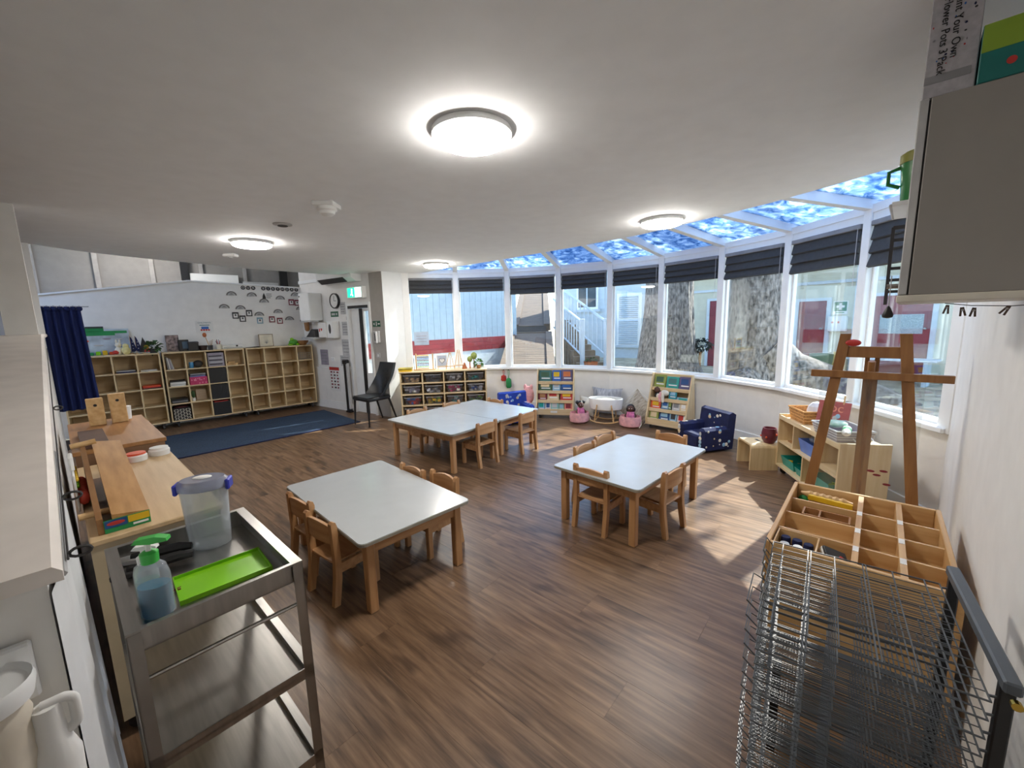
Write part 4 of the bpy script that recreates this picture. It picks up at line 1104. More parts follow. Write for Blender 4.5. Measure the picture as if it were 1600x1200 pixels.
books(*BK2, {3: [(.03, .2, .22, bol, bgr, 'olive green book'), (.21, .39, .2, teal, brd, 'teal book'), (.40, .56, .21, bpu, bnv, 'purple city book')],
             2: [(.28, .39, .18, mat('book_turq', '2a93a5', .5), bsk, 'turquoise book'), (.395, .57, .07, bsk, teal, 'low pale blue book')],
             1: [(.03, .18, .15, orange, yellow, 'orange and red book'), (.19, .29, .17, bsk, blue, 'light blue book'), (.295, .34, .16, bgr, bol, 'narrow green book'), (.35, .46, .15, lgrey, mgrey, 'pale grey book'), (.465, .56, .15, bcr, paper, 'cream round print book')],
             0: [(.03, .17, .2, bol, bcr, 'low olive book'), (.18, .33, .24, bnv, bsk, 'blue pictured book'), (.34, .44, .21, bsk, dgrey, 'light blue sea book'), (.445, .55, .2, paper, red, 'white book with a red edge')]}, 'display by the space armchair')
ex, ey = V2(BK2[1]), V2(BK2[1] + R(90))
def bk2(x, y): q = Vector(BK2[0]) + ex * x + ey * y; return (q.x, q.y)
t = thing('plush_toy', 'black and white plush toy sitting in the book display by the armchair', 'toy', (*bk2(.12, .16), .41), BK2[1])
MB().ell((0, 0, .06), (.06, .04, .06)).build('body', black, t, smooth=True)
MB().ell((.01, -.03, .06), (.035, .02, .04)).build('belly', cream, t, smooth=True)
MB().ell((-.02, 0, .15), (.05, .04, .045)).build('head', skin_d, t, smooth=True)
t = thing('plush_bunny', 'floppy pink and white plush bunny draped over the book display by the armchair', 'toy', (*bk2(.24, .10), .40), BK2[1])
MB().ell((0, 0, .13), (.06, .045, .045)).build('body', cream, t, smooth=True)
MB().tube([(-.045, -.01, .14), (-.06, -.03, .08), (-.055, -.035, .0)], [.025, .026, .018], 8).build('ear', pink, t, smooth=True)
MB().tube([(-.01, -.02, .14), (-.015, -.04, .08), (-.01, -.04, .0)], [.022, .024, .016], 8).build('ear', cream, t, smooth=True)

# ================================================================== DOLL CORNER
t = thing('doll_cradle', 'white oval doll bassinet on a wooden rocking stand', 'cradle', (1.46, 6.27, 0), R(-22))
MB().lathe([(.21, .20), (.245, .22), (.265, .38), (.26, .385), (.248, .38), (.23, .24), (.001, .225)], 28, sx=1, sy=.62).build('bassinet', paper, t, smooth=True)
MB().ell((0, 0, .33), (.2, .12, .05)).build('mattress', cream, t, smooth=True)
for s in (-1, 1):
    y = s * .15
    for x0, x1 in ((-.11, -.07), (.11, .07)): MB().tube([(x0 * 1.35, y, .03), (x0, y * 1.02, .3)], .011, 6).build('stand_leg', pine, t)
    MB().tube([(-.22, y, .055), (-.12, y, .022), (0, y, .012), (.12, y, .022), (.22, y, .055)], .012, 6).build('rocker', pine, t)
for x in (-.13, .13): MB().cyl((x, -.15, .06), (x, .15, .06), .009, n=6).build('crossbar', pine, t)
def doll_basket(label, p, rz, rx):
    t = thing('felt_basket', label, 'basket', (p[0], p[1], 0), rz)
    MB().lathe([(.10, 0), (.155, .03), (.165, .10), (.15, .17), (.143, .17), (.15, .10), (.12, .03), (.001, .02)], 22, sx=1, sy=.8).build('basket_wall', pink, t, smooth=True)
    MB().tube([(.15, .0, .13), (.17, -.04, .06), (.15, -.08, .02)], .006, 5).build('strap', cream, t)
    return t
doll_basket('pink felt basket with a doll left of the cradle', (1.05, 6.28), R(20), 0)
doll_basket('pink felt basket with a doll right of the cradle', (1.75, 5.93), R(-30), 0)
def doll(label, p, rz, hair):
    t = thing('doll', label, 'doll', (p[0], p[1], .06), rz)
    m = MB().ell((0, 0, .10), (.055, .045, .08)).ell((0, -.01, .22), (.048, .046, .05))
    for s in (-1, 1): m.tube([(s * .04, 0, .15), (s * .075, -.02, .11), (s * .07, -.05, .08)], [.018, .016, .013], 7)
    m.build('body', skin_d, t, smooth=True)
    MB().lathe([(.05, .17), (.066, .12), (.075, .03), (.06, .0)], 14).build('dress', mat('doll_pink', 'd67ba6', .9, var=.2, scale=25), t, smooth=True)
    h = MB().ell((0, .012, .235), (.055, .05, .05))
    if hair: h.ell((-.05, .01, .26), (.03, .03, .03)).ell((.05, .01, .26), (.03, .03, .03))
    else: h.ell((0, .02, .20), (.07, .045, .06))
    h.build('hair', black, t, smooth=True)
    for s in (-1, 1): MB().ell((s * .018, -.053, .225), (.006, .004, .007), 8, 5).build('eye', paper, t)
doll('brown doll with two hair buns in the basket left of the cradle', (1.07, 6.30), R(10), True)
doll('brown doll with loose black hair in the basket right of the cradle', (1.76, 5.95), R(-20), False)
def cushion(name, label, loc, rot, w_, h_, d_, m, piping=None):
    t = thing(name, label, 'cushion', loc, 0); t.rotation_euler = rot
    def fn(sg): return lambda u, v: ((u - .5) * w_ * (1 - .13 * math.sin(math.pi * v)), sg * d_ / 2 * (math.sin(math.pi * u) * math.sin(math.pi * v)) ** .5, h_ * (.5 + (v - .5) * (1 - .13 * math.sin(math.pi * u))))
    mb = MB().grid(fn(1), 12, 12).grid(fn(-1), 12, 12)
    mb.build('cover', m, t, smooth=True)
    if piping: MB().tube([(-w_ / 2, 0, 0), (w_ / 2, 0, 0), (w_ / 2 , 0, h_), (-w_ / 2, 0, h_)], .006, 5, True).build('piping', piping, t)
    return t
knit = mat('grey_knit', '8b8d92', .95, col2='c3c4c8', scale=9, stretch=(5, 1, 1), bump=.6)
cushion('knit_cushion', 'long grey knitted cushion leaning on the bay wall behind the cradle', (1.55, 6.66, .12), (R(-14), 0, R(-30)), .52, .36, .16, knit)
cushion('plaid_cushion', 'large cream plaid cushion standing on its corner right of the cradle', (1.83, 6.28, .28), (R(-12), R(40), R(-48)), .46, .46, .14, mat('plaid_weave', '958c7d', .9, col2='c9c2b4', scale=16, stretch=(4, 1, 1)), cream)
bpy.data.objects['plaid_cushion'].location = (1.80, 6.26, .03)
cushion('white_cushion', 'white pillow propped behind the doll basket beside the book display', (1.20, 6.60, .03), (R(-16), R(6), R(-18)), .28, .33, .12, cream)
def armchair(label, p, rz, m):
    t = thing('kids_armchair', label, 'armchair', (p[0], p[1], 0), rz)
    # local: faces -y
    B_(-.14, .14, -.20, .14, .03, .20, .02).build('seat_cushion', m, t)
    for s in (-1, 1): B_(min(s * .14, s * .24), max(s * .14, s * .24), -.21, .2, .01, .30, .03).build('arm', m, t)
    MB().prism([(.10, .02), (.22, .02), (.25, .44), (.2, .47), (.15, .45)], -.235, .235, 'x').build('back', m, t)
    for k in range(64):
        sd = random.choice((0, 1, 2)); r = random.uniform(.008, .026)
        if sd == 0: c, M_ = (random.choice((-1, 1)) * .2405, random.uniform(-.18, .17), random.uniform(.05, .27)), (.004, r, r)
        elif sd == 1: c, M_ = (random.choice((-.19, .19)), -.2105, random.uniform(.05, .26)), (r, .004, r)
        elif k % 2:
            z = random.uniform(.24, .42); c, M_ = (random.uniform(-.12, .12), .10 + .05 * (z - .02) / .43 - .001, z), (r, .003, r)
        else: c, M_ = (random.choice((-.19, .19)), random.uniform(-.16, .1), .3005), (r, r, .003)
        MB().ell(c, M_, 10, 6).build('printed_motif', random.choice((cream, bsk, lgrey, bcr)), t)
    return t
armchair('navy armchair with a moon and planet print beside the right book display', (2.36, 4.90), R(-75), navy2)
armchair('bright blue star print armchair behind the paired tables', (.06, 6.42), R(20), mat('star_blue', '1f3f9e', .8, var=.1))
t = thing('plush_chair', 'pink plush chair squeezed between star print armchair and book display', 'toy', (.22, 6.95, 0), R(-30))
MB().ell((0, 0, .12), (.14, .13, .12)).build('seat', pink, t, smooth=True)
MB().ell((.03, .07, .33), (.11, .05, .16)).build('back', pink, t, smooth=True)
for s in (-1, 1): MB().ell((s * .06 + .03, .07, .47), (.03, .025, .05)).build('ear', pink, t, smooth=True)
MB().tube([(-.1, -.05, .2), (-.17, -.12, .17), (-.2, -.16, .15)], .03, 8).build('arm', pink, t, smooth=True)
#__PART4__
# ================================================================== RIGHT SIDE: LOW SHELF, STOOL
LSA = R(-101); LSO = Vector((2.72, 4.06)); lx, ly = V2(LSA), V2(LSA + R(90))
def ls(x, y, z): p = LSO + lx * x + ly * y; return (p.x, p.y, z)
t = thing('low_shelf', 'low birch shelf under the right windows with tubs in its cells', 'shelf', (*LSO, 0), LSA)
LSW, LSD, LSH = 1.05, .35, .58
for x in (0, LSW - .018): B_(x, x + .018, 0, LSD, .07, LSH + .03).build('side_panel', birch_z, t)
B_(.018, LSW - .018, 0, LSD, LSH - .02, LSH).build('top_board', birch, t)
B_(.018, LSW - .018, 0, .012, LSH, LSH + .02).build('front_lip', birch, t)
B_(.018, LSW - .018, 0, LSD, .07, .09).build('bottom_board', birch, t)
B_(.018, LSW - .018, LSD - .01, LSD - .002, .09, LSH - .02).build('back_panel', birch, t)
B_(.018, LSW - .018, .002, LSD - .01, .32, .335).build('shelf_board', birch, t)
for x, z0, z1 in ((.30, .335, LSH - .02), (.68, .335, LSH - .02), (.5, .09, .32)): B_(x, x + .016, .003, LSD - .01, z0, z1).build('divider', birch_z, t)
for x in (.07, LSW - .07):
    for y in (.05, LSD - .05): MB().cyl((x - .012, y, .035), (x + .012, y, .035), .034, n=12).build('castor', black, t)
for k, (x, z, w_, h_, m, nm) in enumerate(((.16, .091, .26, .09, teal, 'teal tray with yellow bits in the lower left cell of the low shelf'), (.40, .091, .16, .07, teal, 'smaller teal tray in the lower cells of the low shelf'),
                                          (.50, .336, .30, .12, mat('blue_tub', '5f7fc8', .35), 'blue tub in the upper middle cell of the low shelf'), (.74, .091, .3, .12, teal, 'pale teal tub in the lower right cell of the low shelf'))):
    t = thing('toy_tub', nm, 'tub', ls(x, .17, z), LSA)
    tub(t, w_, .28, h_, m)
    A = MB()
    for j in range(10): A.box(-.02, .02, -.014, .014, -.01, .01, 0, Matrix.Translation((random.uniform(-w_ * .3, w_ * .3), random.uniform(-.09, .09), .03 + .02 * random.random())) @ Matrix.Rotation(random.uniform(0, 3), 4, 'Z'))
    o = A.build('contents', [yellow, lgrey, lgrey, lime][k], t); o['kind'] = 'stuff'
put('plastic_bag', 'clear plastic bag resting on the blue tub', 'bag', MB().ell((0, 0, .03), (.12, .11, .045)), clear, ls(.50, .17, .445), LSA, smooth=True)
put('wooden_board', 'flat wooden board in the upper left cell of the low shelf', 'board', B_(-.1, .1, -.1, .1, 0, .012, .002), brown, ls(.16, .17, .336), LSA)
def woven(name, label, loc, rz, w_, d_, h_, m, m2):
    t = thing(name, label, 'basket', loc, rz)
    tub(t, w_, d_, h_, m, .88)
    for z in (.25, .5, .75): MB().tube([(x * (.88 + .12 * z) * 1.01, y * (.88 + .12 * z) * 1.01, h_ * z) for x, y in ((-w_ / 2, -d_ / 2), (w_ / 2, -d_ / 2), (w_ / 2, d_ / 2), (-w_ / 2, d_ / 2))], .004, 4, True).build('weave_band', m2, t)
    MB().tube([(-w_ / 2, -d_ / 2, h_), (w_ / 2, -d_ / 2, h_), (w_ / 2, d_ / 2, h_), (-w_ / 2, d_ / 2, h_)], .008, 6, True).build('rim', m2, t)
    return t
woven('wicker_basket', 'tan wicker basket at the far end of the low shelf top', ls(.20, .19, LSH + .001), LSA, .30, .26, .12, wicker, mat('honey_wicker', 'cf9d5e', .8))
put('paper_bag', 'crumpled white paper standing in the tan wicker basket', 'paper', MB().ell((0, 0, .10), (.06, .08, .09), 9, 6), mat('bag_white', 'cfd2da', .8), ls(.27, .2, LSH + .02), LSA)
t = thing('alphabet_book', 'red abc alphabet book standing on the low shelf', 'book', ls(.47, .22, LSH + .001), R(-58))
t.rotation_euler = (R(-16), 0, R(-58))
B_(-.12, .12, 0, .012, 0, .25, .001).build('cover', mat('book_crimson', 'a24347', .5), t)
B_(-.117, .117, .012, .02, .003, .247).build('pages', paper, t)
text_mesh('abc', .11, mat('salmon', 'e08a72', .6), 'title', t, (.0, -.002, .19))
for x, z, m in ((-.05, .09, yellow), (-.02, .075, yellow), (.02, .10, lgrey), (.04, .12, bsk), (-.07, .11, pink), (.06, .06, lime)): MB().ell((x, -.001, z), (.018, .002, .022), 10, 6).build('picture_spot', m, t)
t = thing('stand_rod', 'thin wooden stand behind the alphabet book', 'stand', ls(.47, .30, LSH + .001), LSA)
MB().cyl((0, 0, 0), (0, .02, .30), .007, n=6).build('rod', pine, t)
B_(-.03, .03, -.03, .03, 0, .01).build('foot', pine, t)
woven('fabric_basket', 'long grey patterned basket of art supplies on the low shelf', ls(.74, .17, LSH + .001), LSA, .38, .27, .09, mauve, lgrey)
put('green_cloth', 'green and white cloth bundled in the art supply basket', 'cloth', MB().ell((-.1, 0, .09), (.08, .09, .03)), mat('mint_cloth', '6fa58c', .8, col2='d0ddd4', scale=14), ls(.74, .17, LSH + .001), LSA, smooth=True)
t = thing('paint_bottle', 'white and green bottle lying in the art supply basket', 'bottle', ls(.93, .10, LSH + .10), LSA)
t.rotation_euler = (R(90), 0, LSA + R(60))
MB().lathe([(.028, -.09), (.03, -.08), (.03, .05), (.012, .075), (.012, .09)], 14).build('bottle_body', paper, t, smooth=True)
MB().lathe([(.031, -.05), (.031, .03)], 14).build('label_band', green, t)
put('white_tangle', 'white cord tangle lying at the near end of the low shelf', 'cord', MB().tube([(.1 * math.cos(a * 1.3) * (1 - a * .04), .06 * math.sin(a), .012 + .05 * abs(math.sin(a * .6))) for a in [k * .5 for k in range(24)]], .006, 5), paper, ls(.93, .22, LSH + .001), LSA)
t = thing('bent_stool', 'small bent plywood stool beside the low shelf', 'stool', (2.62, 4.22, 0), R(-95))
pts = [(-.15, 0), (-.15, .24)] + [(-.11 - .04 * math.cos(R(a)), .24 + .04 * math.sin(R(a))) for a in (30, 60)] + [(-.11, .28), (.11, .28)] + [(.11 + .04 * math.sin(R(a)), .24 + .04 * math.cos(R(a))) for a in (30, 60)] + [(.15, .24), (.15, 0)]
inn = [(x * .88, z - (.018 if z > .1 else 0)) for x, z in pts]
mm = MB(); n = len(pts)
vs = [(x, -.14, z) for x, z in pts] + [(x, -.14, z) for x, z in inn] + [(x, .14, z) for x, z in pts] + [(x, .14, z) for x, z in inn]
fs = []
for i in range(n - 1):
    fs += [(i, i + 1, n + i + 1, n + i), (2 * n + i, 3 * n + i, 3 * n + i + 1, 2 * n + i + 1), (i, 2 * n + i, 2 * n + i + 1, i + 1), (n + i, n + i + 1, 3 * n + i + 1, 3 * n + i)]
fs += [(0, n, 3 * n, 2 * n), (n - 1, 2 * n - 1 + 0, 4 * n - 1, 3 * n - 1)]
mm.add(vs, fs).build('bent_body', birch_z, t)
B_(-.05, .05, -.012, .012, .2795, .2815).build('hand_slot', dgrey, t)
t = thing('maroon_pot', 'maroon glazed pot on the bent plywood stool', 'pot', (2.68, 4.13, .282), 0)
MB().lathe([(.045, 0), (.07, .04), (.075, .10), (.062, .16), (.055, .16), (.066, .1), (.001, .02)], 18).build('pot_body', mat('maroon_glaze', '6a2a38', .3, var=.15), t, smooth=True)
for a in range(5): MB().ell((.074 * math.cos(a * 1.3 - 2.5), .074 * math.sin(a * 1.3 - 2.5), .07 + .03 * (a % 2)), (.01, .01, .012), 8, 5).build('painted_dot', orange, t)

# ================================================================== EASEL
EA = R(-42)
t = thing('art_easel', 'tall brown wooden art easel with clear panel beside the right wall', 'easel', (2.25, 2.53, 0), EA)
for s in (-1, 1):
    M_ = MB(); x0, x1 = s * .30, s * .14
    vs = []
    for z, x, y in ((0, x0, -.10), (1.475, x1, .03)): vs += [(x - .028, y - .018, z), (x + .028, y - .018, z), (x + .028, y + .018, z), (x - .028, y + .018, z)]
    M_.add(vs, [(3, 2, 1, 0), (4, 5, 6, 7)] + [(a, (a + 1) % 4, 4 + (a + 1) % 4, 4 + a) for a in range(4)]).build('leg', easel_m, t)
MB().cyl((0, .35, 0), (0, .05, 1.3), .02, n=8).build('rear_leg', easel_m, t)
B_(-.16, .16, .012, .034, 1.325, 1.395, .002).build('crossbar', easel_m, t)
B_(-.30, .36, -.035, .0, 1.195, 1.24, .002).build('tray_rail', easel_m, t)
for x in (-.036, .012): B_(x, x + .024, -.012, .012, .12, 1.33).build('mast_strip', easel_m, t, (0, 0, 0), 0, rot=(R(-4), 0, 0))
B_(-.27, .27, -.055, -.03, .28, .33, .002).build('lower_rail', easel_m, t)
B_(-.25, .25, -.068, -.064, .33, 1.19).build('clear_panel', acry, t, rot=(R(-3.5), 0, 0))
for (x, z) in ((.05, .62), (.08, .6), (.11, .63), (.13, .55)): MB().ell((x, -.1 + z * .06, z), (.02, .002, .008), 8, 5).build('paint_smear', maroon, t)
put('red_ball', 'small red knob toy perched on the easel crossbar', 'toy', MB().ell((0, 0, .022), (.04, .02, .022)), red, (2.18, 2.60, 1.396), EA, smooth=True)

# ================================================================== COMPARTMENT TABLE (ORGANISER)
OA = R(-42)
t = thing('sorting_table', 'wooden sorting table with twelve open compartments beside the drying rack', 'table', (1.13, 1.72, 0), OA)
OW, OL, OH = .62, .87, .60
pine_y = wood('pine_wood_long', 'b98d58', 'd0a873', 'y')
for x in (0, OW - .02): B_(x, x + .02, 0, OL, .0, OH, .003).build('side_panel', pine_y, t)
for y in (0, OL - .02): B_(.02, OW - .02, y, y + .02, .0, OH, .003).build('end_panel', pine, t)
B_(.02, OW - .02, .02, OL - .02, OH - .115, OH - .10).build('compartment_floor', pine, t)
X1, X2 = .30, .45
for x in (X1, X2): B_(x, x + .022, .02, OL - .02, OH - .10, OH - .004).build('rail', pine_y, t)
for x in (X1, X2):
    for y in (.14, .34, .56): B_(x + .001, x + .021, y, y + .05, OH - .005, OH - .002).build('paper_tag', paper, t)
for k in range(1, 4):
    y = .02 + k * (OL - .04) / 4
    for a, b in ((.02, X1), (X1 + .022, X2), (X2 + .022, OW - .02)): B_(a, b, y - .006, y + .006, OH - .10, OH - .02).build('divider', pine, t)
ox, oy = V2(OA), V2(OA + R(90))
def og(x, y, z=OH - .099): p = Vector((1.13, 1.72)) + ox * x + oy * y; return (p.x, p.y, z)
t = thing('wooden_box', 'small two part wooden box in the sorting table\'s left column', 'box', og(.18, .55), OA)
for a in (B_(-.1, .1, -.05, -.042, 0, .06), B_(-.1, .1, .042, .05, 0, .06), B_(-.1, -.092, -.042, .042, 0, .06), B_(.092, .1, -.042, .042, 0, .06), B_(-.03, -.022, -.042, .042, 0, .06)): a.build('box_wall', brown, t)
B_(-.092, .092, -.042, .042, 0, .006).build('box_floor', brown, t)
put('paint_roller', 'ribbed wooden roller in the farthest left compartment', 'roller', MB().lathe([(.008, -.12), (.012, -.10)] + [(.016 + .006 * (k % 2), -.09 + k * .015) for k in range(13)] + [(.012, .10), (.008, .12)], 12, M=Matrix.Translation((0, 0, .06)) @ Matrix.Rotation(R(90), 4, 'Y')), pine, og(.16, .80), OA - R(6), smooth=True)
put('yellow_cutter', 'yellow wavy plastic tool in the farthest left compartment', 'tool', MB().prism([(-.1, .0)] + [(-.1 + k * .02, .018 + .008 * (k % 2)) for k in range(11)] + [(.1, 0)], .05, .075), yellow, og(.18, .735), OA - R(8))
put('green_toy', 'small green toy in the far left corner of the sorting table', 'toy', MB().ell((0, 0, .025), (.025, .02, .025)), green, og(.055, .80), OA, smooth=True)
put('wooden_stick', 'thin wooden stick in the third left compartment', 'stick', MB().cyl((-.11, .02, .01), (.11, -.02, .008), .005, n=6), pine, og(.17, .30), OA)
t = thing('cork_tray', 'open wooden tray of jars in the nearest left compartment', 'tray', og(.105, .12), OA)
for a in (B_(-.08, .08, -.08, -.074, 0, .085), B_(-.08, .08, .074, .08, 0, .085), B_(-.08, -.074, -.074, .074, 0, .085), B_(.074, .08, -.074, .074, 0, .085)): a.build('tray_wall', pine, t)
B_(-.074, .074, -.074, .074, 0, .006).build('tray_floor', pine, t)
for k, (x, y, m, nm) in enumerate(((-.045, .04, navy2, 'navy bottle cap at the left of the tray of jars'), (0, .035, navy2, 'navy bottle cap in the middle of the tray of jars'), (.045, .02, navy2, 'navy bottle cap at the right of the tray of jars'), (.01, -.03, paper, 'white bottle cap in the tray of jars'), (-.04, -.03, lgrey, 'grey bottle cap in the tray of jars'))):
    p = Vector(og(.105, .12)[:2]) + ox * x + oy * y
    put('jar_lid', nm, 'cap', MB().lathe([(.019, 0), (.02, .05), (.018, .06), (.001, .062)], 14), m, (p.x, p.y, OH - .092), OA, 'bottle caps in the tray of jars', smooth=True)
t = thing('paint_box', 'black and white paint carton leaning in the near left compartment', 'box', og(.245, .10, OH - .07), OA + R(25))
t.rotation_euler = (R(20), R(20), OA + R(25))
B_(-.045, .045, -.06, .06, 0, .03, .002).build('carton', black, t)
B_(-.046, .0, -.061, .061, -.001, .02).build('white_side', paper, t)
MB().ell((.02, .02, .03), (.01, .012, .002), 8, 5).build('red_spot', red, t)

# ================================================================== WIRE DRYING RACK
DA = R(-37)
t = thing('drying_rack', 'grey wire art drying rack with black frame in the near right corner', 'rack', (.955, 1.05, 0), DA)
RW_, RD_ = .21, .235
for k in range(16):
    z = .80 - k * .045
    m = MB()
    rim = [(-RW_, -RD_, z), (RW_, -RD_, z), (RW_, RD_, z), (-RW_, RD_, z)]
    m.tube(rim, .0026, 5, True)
    for j in range(6):
        x = -RW_ + .03 + j * (2 * RW_ - .05) / 5.2
        m.tube([(x, -RD_, z + .001), (x, RD_, z + .001)], .0022, 4)
        if j in (1, 3): m.tube([(x + .008, -RD_, z + .001), (x + .008, RD_, z + .001)], .002, 4)
    for j in range(13): y = -RD_ + (j + 1) * 2 * RD_ / 14; m.tube([(-RW_, y, z - .003), (RW_, y, z - .003)], .0013, 4)
    # raised stop at the left edge and hooks at the right
    m.tube([(-RW_, -RD_ + .03, z), (-RW_ - .03, -RD_ + .03, z + .025), (-RW_ - .03, -RD_ + .17, z + .03), (-RW_, -RD_ + .2, z)], .0022, 4)
    m.tube([(-RW_, RD_ - .15, z), (-RW_ - .02, RD_ - .14, z + .03), (-RW_ - .02, RD_ - .04, z + .03), (-RW_, RD_ - .03, z)], .0022, 4)
    m.tube([(RW_, -RD_ + .02, z), (RW_ + .025, -RD_ + .02, z + .004), (RW_ + .028, -RD_ + .02, z + .02)], .003, 4)
    m.tube([(RW_, RD_ - .02, z), (RW_ + .025, RD_ - .02, z + .004), (RW_ + .028, RD_ - .02, z + .02)], .003, 4)
    m.build('wire_shelf', wire_m, t)
for y in (-RD_ + .01, RD_ - .03): B_(RW_ + .012, RW_ + .036, y, y + .022, .02, .84, .003).build('upright', black, t)
B_(RW_ + .010, RW_ + .038, -RD_ - .01, RD_ + .01, .835, .862, .004).build('top_bar', mat('rack_grey', '4b5158', .45), t)
B_(RW_ + .010, RW_ + .038, -RD_ - .012, RD_ + .012, .02, .045, .003).build('foot_bar', black, t)
for y in (-RD_, RD_ - .022): B_(-RW_, RW_ + .02, y, y + .022, .02, .04, .003).build('foot_bar', black, t)
B_(-RW_ + .03, -RW_ + .055, .14, .18, .04, .40).build('rear_stay', black, t)
MB().cyl((RW_ + .03, -RD_ - .018, .82), (RW_ + .03, -RD_ - .006, .82), .009, n=10).build('bolt', mat('brass', 'a88a3e', .3, metal=1), t)

# ================================================================== WALL CABINET AND BOXES
cbx, cby = rw(1.67, .279)
def cb(x, y, z): p = Vector((cbx, cby)) + WD * x - WR * y; return (p.x, p.y, z)
t = thing('wall_cabinet', 'grey wall cabinet hung high on the right wall', 'cabinet', (cbx, cby, 1.635), WA)
cab_m = mat('cabinet_grey', '8f8b87', .55, var=.015)
B_(0, .60, 0, .285, .02, .545, .002).build('carcass', cab_m, t)
B_(-.004, .60, 0, .31, 0, .02, .002).build('bottom_board', mat('cabinet_white', 'd5d0c4', .5), t)
B_(.006, .594, .284, .290, .024, .540).build('shadow_gap_strip', black, t)  # black strip filling the door gap as its shadow line
dcab = B_(.0, .60, .289, .308, .022, .545, .002).build('door', lgrey, t)
MB().cyl((.05, .309, .05), (.05, .335, .05), .007, n=8).build('knob', steel, dcab)
t = thing('flower_pot_kit', 'white speckled flower pot kit box on top of the wall cabinet', 'box', cb(.01, .208, 2.181), WA)
kit = mat('speckled_carton', 'a8a6ac', .6, var=.05, scale=60)
B_(0, .20, 0, .097, 0, .25, .002).build('carton', kit, t)
TM = Matrix(((0, 0, -1), (0, -1, 0), (-1, 0, 0))).to_euler()
ink = mat('ink_black', '17171a', .6)
for yy, tx in ((.045, 'Paint Your Own'), (.067, 'Flower Pots 3 Pack')): text_mesh(tx, .0235, ink, 'lettering', t, (-.0012, yy, .165 if yy < .05 else .145), TM)
B_(-.001, 0, .010, .096, .035, .055).build('grey_band', mgrey, t)
for k in range(22):
    MB().ell((-.0005, random.uniform(.008, .09), random.uniform(.07, .24)), (.0008, random.uniform(.001, .003), random.uniform(.001, .004)), 8, 4).build('speckle', random.choice((dgrey, blue, red, mgrey, navy2)), t)
t = thing('teal_carton', 'teal and green toy carton beside the flower pot kit', 'box', cb(.0, -.0, 2.181), WA)
B_(.0, .28, .0, .205, 0, .135, .002).build('carton', mat('carton_teal', '0f6a66', .45), t)
B_(-.001, 0, .001, .204, .07, .134).build('green_panel', mat('carton_green', '7f9c2c', .5), t)
MB().cyl((-.0015, .150, .035), (-.001, .150, .035), .009, n=16).build('logo_oval', red, t)
MB().ell((-.0012, .06, .10), (.001, .045, .03), 14, 6).build('pink_picture', hotpink, t)
t = thing('wall_shelf', 'narrow white shelf on the right wall behind the cabinet', 'shelf', cb(.72, 0, 2.04), WA)
B_(0, .34, .0, .37, 0, .018, .002).build('board', frame_w, t)
B_(.02, .04, 0, .25, -.12, 0).build('bracket', frame_w, t)
MB().cyl((0.0, .372, .004), (.34, .372, .004), .006, n=6).build('front_rail', lgrey, t)
t = thing('storage_jug', 'green plastic jug with olive lid on the narrow white shelf', 'jug', cb(.86, .30, 2.059), WA)
MB().lathe([(.045, 0), (.05, .01), (.06, .17), (.06, .175), (.001, .176)], 18).build('jug_body', mat('jug_green', '1c7a35', .35), t, smooth=True)
MB().lathe([(.064, .17), (.064, .205), (.05, .215), (.001, .216)], 18).build('lid', mat('jug_olive', '8a8a2c', .4), t, smooth=True)
MB().tube([(0, .058, .16), (0, .095, .15), (0, .095, .10), (0, .056, .08)], .008, 6).build('handle', mat('jug_green'), t)
t = thing('storage_jug', 'clear jug with red lid on the narrow white shelf', 'jug', cb(.84, .17, 2.059), WA)
MB().lathe([(.045, 0), (.05, .01), (.055, .18), (.001, .181)], 18).build('jug_body', bsk, t, smooth=True)
MB().lathe([(.058, .18), (.058, .215), (.001, .22)], 18).build('lid', red, t, smooth=True)
t = thing('wall_rack', 'dark metal ladder rack hanging under the narrow white shelf', 'rack', cb(.72, .0, 1.64), WA)
for y in (.365, .30): B_(.1, .12, y - .012, y, 0, .33).build('rail', dgrey, t)
for z in (.05, .1, .15, .27): B_(.102, .118, .30, .355, z, z + .012).build('rung', dgrey, t)
B_(.1, .12, 0, .36, .32, .335).build('arm', dgrey, t)
t = thing('cord_weight', 'black cone shaped cord weight hanging below the cabinet corner', 'weight', cb(.02, .325, 1.634), WA)
MB().cyl((0, 0, 0.08), (0, 0, -.015), .0015, n=5).build('cord', lgrey, t)
MB().lathe([(.002, -.008), (.006, -.014), (.014, -.035), (.012, -.042), (.001, -.045)], 14).build('cone', black, t, smooth=True)
t = thing('peg_line', 'string stretched under the wall cabinet carrying small clothes pegs', 'string', cb(-.02, .21, 1.616), WA)
MB().tube([(0, 0, .012), (0, -.05, .004), (0, -.12, .0), (0, -.19, .004), (0, -.209, .016)], .0012, 5).build('string', dgrey, t)
for k, (y, z, a) in enumerate(((.205, 1.612, 5), (.175, 1.605, -8), (.155, 1.603, 4), (.10, 1.606, 28), (.05, 1.607, 65))):
    t = thing('clothes_peg', 'small dark wooden peg on the string under the cabinet, %s from the left' % ['first', 'second', 'third', 'fourth', 'fifth'][k], 'peg', cb(-.02, y, z), WA, 'pegs on the string')
    t.rotation_euler = (R(a), 0, WA)
    for s in (-1, 1): B_(-.004, .004, s * .003 - .002, s * .003 + .002, -.013, .011).build('jaw', mat('peg_brown', '4a3930', .7), t, rot=(R(8 * s), 0, 0))
    MB().cyl((-.005, 0, .004), (.005, 0, .004), .003, n=6).build('spring', steel, t)

